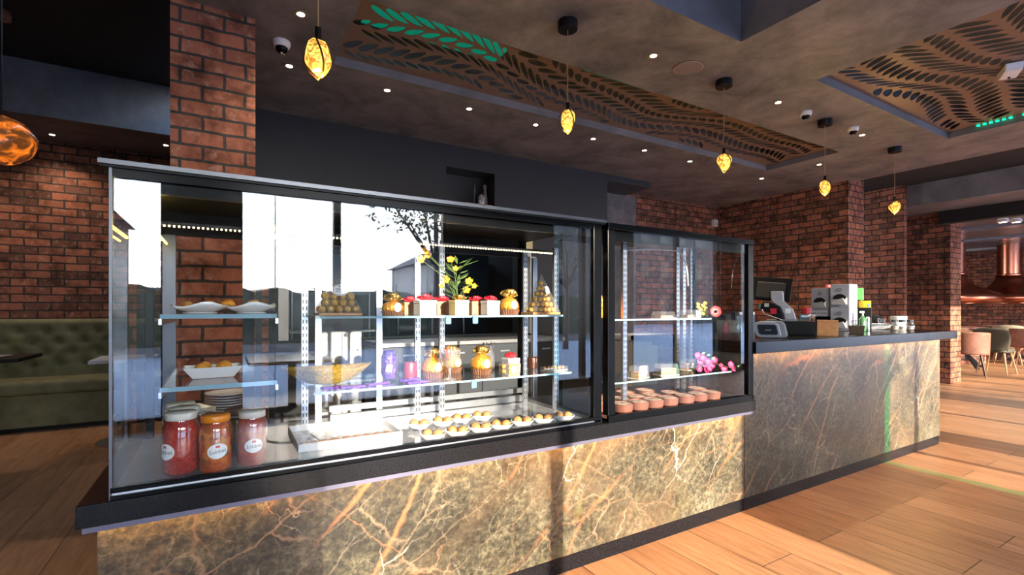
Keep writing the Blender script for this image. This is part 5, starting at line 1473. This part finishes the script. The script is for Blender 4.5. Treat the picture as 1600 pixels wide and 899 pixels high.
B().box(-.03, .03, -.024, -.0205, -.04, .0).build('sensor_window', mat('sensor_grey', (.5, .5, .52), .3), t)

# ================================================================== ON THE BAR
BZ = 1.0125
FACE = math.radians(-63)               # turned towards the entrance, as the photograph shows them
def onb(x, Y): return Vector((X_at(x, Y), Y, BZ))
def rr(w, h, r, x0=0, z0=0, n=6, sk=0):
    o_ = []
    for cx_, cz_, a0 in ((w / 2 - r, h / 2 - r, 0), (-w / 2 + r, h / 2 - r, PI / 2), (-w / 2 + r, -h / 2 + r, PI), (w / 2 - r, -h / 2 + r, 1.5 * PI)):
        for i in range(n + 1):
            a = a0 + PI / 2 * i / n; xx, zz = cx_ + r * math.cos(a), cz_ + r * math.sin(a); o_.append((x0 + xx + sk * zz, z0 + zz))
    return o_
silver_p = mat('silver_plastic', (.42, .44, .50), .3, .2)
t = thing('receipt_printer', 'silver receipt printer with rounded dark window beside the black case frame', 'printer', onb(1203, 1.90), FACE)
B().prism(rr(.165, .108, .026, .012, .056, sk=-.22), -.045, .06, 'xz').build('body', grey_plastic, t, bevel=.006)
B().prism(rr(.150, .100, .026, -.012, .054, sk=-.22), -.058, -.0455, 'xz').build('silver_frame', silver_p, t, bevel=.004)
B().prism(rr(.112, .066, .014, -.010, .056, sk=-.22), -.0605, -.0585, 'xz').build('window', mat('screen_dark', (.03, .035, .045), .12), t)
B().box(-.025, .012, -.0618, -.061, .050, .056).build('printed_mark', grey_plastic, t)
t = thing('cash_drawer', 'long black metal cash drawer box on the bar', 'cash drawer', onb(1246, 2.02), FACE)
B().box(-.15, .115, -.10, .14, 0, .100).build('body', black_satin, t, bevel=.003)
B().box(-.14, .105, -.104, -.1005, .012, .090).build('drawer_front', mat('drawer_black', (.008, .010, .010), .3), t, bevel=.001)
dr = onb(1246, 2.02); tz = BZ + .1005
def ondr(x, y, z=0.0):      # a place on top of the drawer, x along its face
    c_, s_ = math.cos(FACE), math.sin(FACE)
    return Vector((dr.x + x * c_ - y * s_, dr.y + x * s_ + y * c_, tz + z))
t = thing('till_screen', 'black till screen seen from behind, tilted on a silver stand', 'till', ondr(-.085, .045), FACE)
sp = Matrix.Translation((-.095, .0, .235)) @ Matrix.Rotation(.10, 4, 'Y') @ Matrix.Rotation(-.30, 4, 'X')
B().box(-.15, .14, -.010, .010, -.085, .105, M=sp).build('screen_back', black_satin, t, bevel=.006)
B().box(-.10, .10, -.030, -.0105, -.075, .06, M=sp).build('rear_housing', mat('housing_black', (.014, .014, .016), .5), t, bevel=.010)
B().prism([(.005, .0125), (.082, .0125), (.058, .09), (.0, .15), (-.006, .225), (-.088, .225), (-.085, .15), (-.02, .10)], -.085, -.05, 'xz').build('stand', silver_p, t, bevel=.006)
B().box(-.12, .09, -.10, .06, 0, .012).build('stand_base', grey_plastic, t, bevel=.004)
B().box(.008, .045, -.0862, -.0853, .06, .095).build('sticker', label_white, t)
t = thing('barcode_scanner', 'black handheld scanner with red trigger leaning on the silver stand', 'scanner', ondr(-.125, -.082), FACE)
B().prism([(-.115, .09), (-.105, .135), (-.06, .150), (.02, .11), (.045, .045), (.035, .006), (.0, .006), (-.05, .06)], -.022, .018, 'xz').build('body', black_satin, t, bevel=.008)
B().box(-.045, -.005, -.0245, -.0225, .055, .095).build('trigger', red_bow, t, bevel=.004)
B().tube([(-.10, -.026, .09), (-.085, -.028, .055), (-.03, -.028, .035), (.035, -.027, .010)], .003, 6).build('cable', white_plastic, t, smooth='all')
B().box(-.085, -.055, -.0245, -.0225, .108, .135).build('label', mat('label_grey', (.5, .5, .48), .5), t)
B().box(-.125, -.112, -.020, .016, .095, .125).build('window', mat('scanner_teal', (.02, .25, .30), .3), t, bevel=.003)
t = thing('red_can', 'small red container standing behind the silver till stand', 'container', ondr(.055, .10))
B().lathe([(.028, 0), (.032, .06), (.034, .10), (.030, .103), (0, .103)], 20).build('body', mat('can_red', (.50, .02, .03), .35), t, smooth=True)
t = thing('teal_carton', 'small dark teal carton lying on the cash drawer', 'carton', ondr(.055, .02), FACE)
B().box(-.040, .020, -.025, .025, 0, .052).build('carton', mat('carton_teal', (.03, .14, .19), .4), t, bevel=.002)
B().box(-.030, .014, -.0258, -.0253, .030, .044).build('pale_print', label_white, t)
B().box(-.035, .015, -.0258, -.0253, .006, .012).build('orange_print', mat('print_orange', (.5, .2, .06), .5), t)
gs = None
for k, (dx, dy, w) in enumerate(((.092, -.028, 'nearest the teal carton'), (.092, .070, 'rear one'), (.088, -.075, 'at the front corner'))):
    lab = 'small clear shot glass on the cash drawer, ' + w
    if gs is None:
        gs = thing('shot_glass', lab, 'glass', ondr(dx, dy), 0, 'shot glasses on the cash drawer')
        B().lathe([(.015, 0), (.018, .002), (.023, .050)], 20, cap=False).build('bowl', clear_glass, gs, smooth='all')
        B().lathe([(.0, .001), (.015, .001)], 20, cap=False).build('base', clear_glass, gs)
    else: copy_tree(gs, ondr(dx, dy), 0, lab)
t = thing('bamboo_box', 'orange bamboo box with fine horizontal grain on the bar', 'box', onb(1293, 1.84), FACE)
B().box(-.064, .064, -.05, .05, 0, .100).build('body', bamboo, t, bevel=.002)
B().box(-.064, .064, -.05, .05, .1005, .113).build('lid', bamboo, t, bevel=.002)
disp_m = mat('dispenser_grey', (.24, .26, .33), .4); disp_sunlit = mat('dispenser_sunlit', (.40, .42, .52), .4)
def dispenser(p, w, h, dp, rz, lab):
    t = thing('cup_dispenser', lab, 'dispenser', p, rz, 'grey paper dispensers on the bar')
    B().box(-w / 2, w / 2, -dp / 2 + .004, dp / 2, 0, h).build('carton', disp_m, t, bevel=.003)
    B().box(w / 2 + .0003, w / 2 + .003, -dp / 2 + .006, dp / 2 - .002, .004, h - .004).build('sunlit_side', disp_sunlit, t)  # paler plate puts the sunlight on this side into its colour
    n = 16; arc = [(w * .36 * math.cos(PI * k / n), h * .36 + h * .22 * math.sin(PI * k / n)) for k in range(n + 1)]
    B().prism(arc, -dp / 2 + .001, -dp / 2 + .0035, 'xz').build('mouth', black_satin, t)
    B().prism([(-w * .42, h * .30), (w * .20, h * .40), (w * .38, h * .12), (-w * .36, h * .12)], -dp / 2 - .012, -dp / 2 + .0005, 'xz').build('flap', grey_plastic, t)
    B().prism([(w * .24, h * .30), (w * .38, h * .44), (w * .40, h * .14)], -dp / 2 - .002, -dp / 2 + .0008, 'xz').build('white_fold', label_white, t)
    bd = B().prism([(w * .11 * math.cos(2 * PI * k / 20), h * .76 + w * .11 * math.sin(2 * PI * k / 20)) for k in range(20)], -dp / 2 + .002, -dp / 2 + .0035, 'xz').build('round_mark', ink, t)
    B().box(-w * .06, w * .06, -dp / 2 + .0008, -dp / 2 + .0018, h * .745, h * .772).build('mark_band', mat('band_pale', (.4, .4, .5), .5), bd)
    B().prism([(.0 + dp * .07 * math.cos(2 * PI * k / 16), h * .62 + dp * .11 * math.sin(2 * PI * k / 16)) for k in range(16)], w / 2 + .0032, w / 2 + .0042, 'yz').build('side_mark', ink, t)
    return t
DR = math.radians(-88)
wD, dD = .150, .150
pD = onb(1318, 2.20)
dispenser(pD, wD, .205, dD, DR, 'lower grey paper dispenser of the stack of two, beyond the bamboo box')
dispenser(pD + Vector((0, 0, .2055)), wD, .205, dD, DR, 'upper grey paper dispenser of the stack of two, highest on the bar')
pM = Vector((pD.x + .03, 2.385, BZ))
t = thing('counter_appliance', 'squat black appliance with a wide silver top under the left dispenser', 'appliance', pM, DR)
B().lathe([(.075, 0), (.075, .02), (.062, .03), (.070, .11), (.075, .125)], 28).build('black_body', black, t, smooth=True)
B().box(-.088, .076, -.085, .07, .1255, .178).build('silver_top', silver_p, t, bevel=.003)
for q in ((-.36, -.12), (-.04, .05), (.12, .40)): B().box(.17 * q[0], .17 * q[1], -.0862, -.0855, .150, .158).build('dark_marking', ink, t)
dispenser(pM + Vector((.0, -.0, .1785)), .145, .205, .14, DR, 'left grey paper dispenser standing on the silver topped appliance')
t = thing('red_tub', 'small pink red tub peeking over the dispensers', 'tub', pM + Vector((.04, -.02, .384)))
B().lathe([(.022, 0), (.024, .030), (.020, .034), (0, .034)], 20).build('cap', mat('lid_pink', (.62, .12, .13), .4), t, smooth=True)
t = thing('green_bottle', 'green spray bottle standing behind the dispensers', 'bottle', onb(1345, 2.34), FACE)
B().lathe([(.03, 0), (.032, .02), (.030, .20), (.014, .25), (.013, .28)], 20).build('body', mat('bottle_green', (.06, .30, .08), .35), t, smooth='all')
B().box(-.045, .022, -.015, .015, .2805, .40).build('spray_head', mat('head_green', (.10, .42, .10), .4), t, bevel=.008)
t = thing('yellow_carton', 'bright yellow carton on a dark stand beside the dispensers', 'carton', onb(1352, 2.19), FACE)
B().box(-.052, .040, -.03, .03, .205, .268).build('carton', mat('carton_yellow', (.80, .48, .01), .4), t, bevel=.002)
B().box(-.050, .045, -.03, .03, 0, .2045).build('dark_stand', black_satin, t, bevel=.003)
B().box(.010, .035, -.0308, -.0303, .212, .240).build('blue_print', mat('print_blue', (.10, .25, .35), .5), t)
t = thing('black_bag', 'crumpled black bag of napkins behind the soap bottle', 'bag', onb(1364, 2.38), FACE)
B().ball(.075, (0, 0, .074), 4, (1.15, .45, .85), .35, seed=3).build('bag', mat('bag_black', (.018, .018, .02), .55, bump=.6, bscale=30), t)
t = thing('soap_bottle', 'green soap bottle with white pump on the bar', 'bottle', onb(1348, 2.045), FACE)
B().lathe([(.024, 0), (.027, .006), (.027, .105), (.012, .125), (.012, .135)], 22).build('body', mat('soap_green', (.05, .16, .07), .2, coat=.4), t, smooth='all')
B().cyl(.006, .1355, .155, 12).build('pump_stem', white_plastic, t)
B().box(-.024, .012, -.008, .008, .1555, .175).build('pump_head', white_plastic, t, bevel=.004)
t = thing('steel_flask', 'slim steel flask beside the green soap bottle', 'flask', onb(1356, 2.03))
B().lathe([(.014, 0), (.015, .004), (.015, .115), (.010, .125), (0, .128)], 18).build('body', steel, t, smooth=True)
t = thing('sugar_caddy', 'brown woven caddy of sachets on the bar', 'caddy', onb(1338, 1.90), FACE)
B().lathe([(.060, 0), (.072, .060)], 4, cap=False, M=Matrix.Rotation(PI / 4, 4, 'Z')).build('caddy_wall', mat('wicker_brown', (.12, .075, .045), .7, bump=.8, bscale=120), t, solid=.003)
B().lathe([(.058, .001), (0, .001)], 4, cap=False, M=Matrix.Rotation(PI / 4, 4, 'Z')).build('base', MATS['wicker_brown'], t)
B().tube([(-.045, 0, .058), (-.03, 0, .095), (0, 0, .105), (.03, 0, .095), (.045, 0, .058)], .0025, 6).build('wire_handle', mat('wire_bronze', (.20, .14, .08), .35, .8), t)
for k in range(6): B().box(-.032 + k * .012, -.024 + k * .012, -.025, .025, .004, .066 + .006 * (k % 2)).build('sachet', mat('sachet_%d' % (k % 2), ((.45, .30, .18), (.30, .26, .20))[k % 2], .6), t)
flared_dish(onb(1374, 2.16), .185, .13, .055, 'white boat shaped dish on the polished bar top', FACE)
t = thing('clear_cup', 'empty clear plastic cup standing behind the white boat dish', 'cup', onb(1378, 2.26))
B().lathe([(.024, .001), (.034, .10)], 20, cap=False).build('cup_wall', clear_plastic, t, smooth='all')
B().lathe([(0, .001), (.024, .001)], 20, cap=False).build('cup_base', clear_plastic, t)
js = None
for k, (x, yy, w) in enumerate(((1398, 2.01, 'nearest the boat dish'), (1410, 1.97, 'in the middle'), (1422, 1.96, 'nearest the bar end'))):
    q = onb(x, yy); lab = 'round clear glass jar on the bar, ' + w
    if js is None:
        js = thing('glass_jar', lab, 'jar', q, 0, 'clear jars at the bar end')
        B().lathe([(.022, .001), (.034, .012), (.036, .045), (.022, .066), (.024, .074)], 22, cap=False).build('body', clear_glass, js, smooth='all')
        B().lathe([(.026, .0745), (.026, .092), (.022, .096), (0, .096)], 20).build('lid', mat('jar_lid_dark', (.04, .045, .06), .4), js, smooth=True)
        B().lathe([(0, .003), (.026, .006), (.030, .035), (0, .038)], 16, cap=False).build('contents', mat('jar_fill_grey', (.35, .32, .30), .5, vary=.6, vscale=90), js)
    else: copy_tree(js, q, 0, lab)
t = thing('white_tub', 'shallow white tub on the bar behind the clear jars', 'tub', onb(1404, 2.105))
B().lathe([(.05, 0), (.064, .09), (.068, .125), (.062, .127), (0, .127)], 28).build('tub', porcelain, t, smooth=True)

# ================================================================== FAR DINING ROOM
tc_m = mat('terracotta_velvet', (.19, .075, .048), .7, vary=.25, vscale=10)
def chair(p, rz, m, leg, lab, cat='chair', tub_=True, wide=.25, back=.40):
    t = thing('dining_chair', lab, cat, p, rz, 'upholstered dining chairs')
    if tub_:
        def f(i, j):
            a = PI * (.5 - .58 + 1.16 * i); r = wide + .01 * j
            return (math.cos(a) * r, math.sin(a) * r * .95, .40 + back * j * (1 - .12 * abs(2 * i - 1) ** 4))
        B().grid(f, 30, 10).build('backrest', m, t, smooth='all', solid=.045)
    else:
        def f(i, j):
            x = (i - .5) * 2; w = .20 + .06 * math.sin(j * PI * .75)
            return (x * w, .20 + .10 * j - .05 * (1 - x * x) * -1 * .4 - .06 * x * x, .44 + .42 * j * (1 - .10 * x ** 4))
        B().grid(f, 18, 12).build('backrest', m, t, smooth='all', solid=.035)
    B().lathe([(0, .40), (.9, .40), (1, .42), (1, .46), (.92, .485), (0, .49)], 32, sx=wide * .88, sy=wide * .86, fn=lambda a, r, z: r * (abs(math.cos(a)) ** 4 + abs(math.sin(a)) ** 4) ** -.25).build('seat', m, t, smooth=True)
    for sx_ in (-1, 1):
        for sy_ in (-1, 1):
            B().tube([(sx_ * .15, sy_ * .14, .40), (sx_ * .215, sy_ * .215, 0)], .018, 8, r1=.011).build('leg', leg, t)
    return t
def fl(x, y): return at_z(x, y, 0)
q = fl(1514, 588); chair(q, 1.87, tc_m, dark_wood, 'terracotta tub chair beside the brick pillar end')
q = fl(1557, 584); chair(q, 1.5, mat('olive_leather', (.05, .045, .03), .6), mid_wood, 'olive backed chair in front of the far table', tub_=False)
q = fl(1573, 568); chair(q, 1.9, mat('sand_fabric', (.20, .17, .12), .7), mid_wood, 'sand coloured chair beyond the olive chair', tub_=False)
q = fl(1606, 573); chair(q, 1.6, tc_m, mid_wood, 'brown chair at the right edge, behind the cross legged table')
def xtable(p, w, d, rz, lab):
    t = thing('dining_table', lab, 'table', p, rz)
    B().box(-w / 2, w / 2, -d / 2, d / 2, .72, .75).build('tabletop', mid_wood, t, bevel=.004)
    for s in (-1, 1):
        B().tube([(-.30 * s, -.25, .0), (.30 * s, .25, .719)], .03, 6).build('crossed_leg', black_satin, t)
        B().tube([(.30, -.25 * s, .0), (-.30, .25 * s, .719)], .028, 6).build('crossed_leg', black_satin, t)
q = fl(1590, 570); xtable(Vector((q.x + .9, q.y - .75, 0)), 1.2, .8, 0, 'cross legged wooden table at the right edge of the far room')
q = at_z(1545, 519, .75); xtable(Vector((q.x, q.y + .4, 0)), .8, .8, .2, 'small wooden table between the terracotta and olive chairs')
def hood(x, y, dd, lab):
    a = ray(x, y); p = (a[0] * dd, a[1] * dd)
    zr = CAM_H + a[2] * dd
    t = thing('copper_hood', lab, 'extractor hood', (p[0], p[1], zr), 0, 'copper grill hoods')
    B().lathe([(.78, -.12), (.86, -.03), (.86, .03), (.80, .08), (.60, .16), (.38, .28), (.27, .42), (.225, .55)], 48, cap=False).build('bell', copper, t, smooth='all', solid=.006)
    B().lathe([(.22, .551), (.22, 2.769 - zr)], 36, cap=False).build('flue', copper, t, smooth='all')
    B().lathe([(.232, .53), (.242, .555), (.232, .58)], 36, cap=False).build('collar', copper, t, smooth='all')
    return zr
for nm, x, lab in (('a', 1489, 'copper grill hood half hidden behind the brick pillar'), ('b', 1577, 'copper grill hood with wide flue at the right edge')):
    hood(x, 466, 11.2 if nm == 'a' else 11.7, lab)
    a = ray(x, 466); dd = 11.2 if nm == 'a' else 11.7
    t = thing('grill_station', 'round dark brick grill base under the %s' % ('half hidden copper hood' if nm == 'a' else 'right copper hood'), 'grill', (a[0] * dd, a[1] * dd, 0))
    B().lathe([(.55, 0), (.55, .72), (.60, .74), (.60, .80), (.45, .81), (0, .80)], 36).build('base', brick_mat('brick_round', 'x'), t)
sp_ = None
for x, y, w in ((1567, 346, 'left'), (1588, 346, 'right')):
    a = ray(x, y); p = at_z(x, y - 4, 2.77) ; p.z = 2.7695
    lab = 'white twin spot lamp on the far ceiling, %s one of the two' % w
    if sp_ is None:
        sp_ = thing('ceiling_spot', lab, 'ceiling light', p, 0, 'white spots on the far ceiling')
        B().lathe([(.065, 0), (.085, -.04), (.062, -.065), (.055, -.065)], 24, cap=False).build('shade', white_plastic, sp_, smooth='all')
        B().lathe([(0, -.055), (.058, -.055)], 24, cap=False).build('lamp', lamp_lens, sp_)
    else: copy_tree(sp_, p, 0, lab)
l = bpy.data.lights.new('far_room_lamp', 'SPOT'); l.energy = 120; l.spot_size = math.radians(150); l.spot_blend = .9; l.shadow_soft_size = .08; l.color = (1, .88, .72)
o = bpy.data.objects.new('far_room_lamp', l); COL.objects.link(o); o.location = (p.x, p.y, 2.66)

# ================================================================== TABLES BY THE STREET WINDOW, MIRRORED IN THE CASE GLASS
side_table((.55, -1.55, 0), .75, .75, .75, porcelain, 'white topped table by the street window, mirrored in the case glass')
grey_shell = mat('charcoal_fabric', (.05, .05, .055), .7)
for x, y, rz, w in ((-.15, -1.5, 1.6, 'at the white table by the street window'),):
    chair(Vector((x, y, 0)), rz, grey_shell, dark_wood, 'charcoal tub chair ' + w)
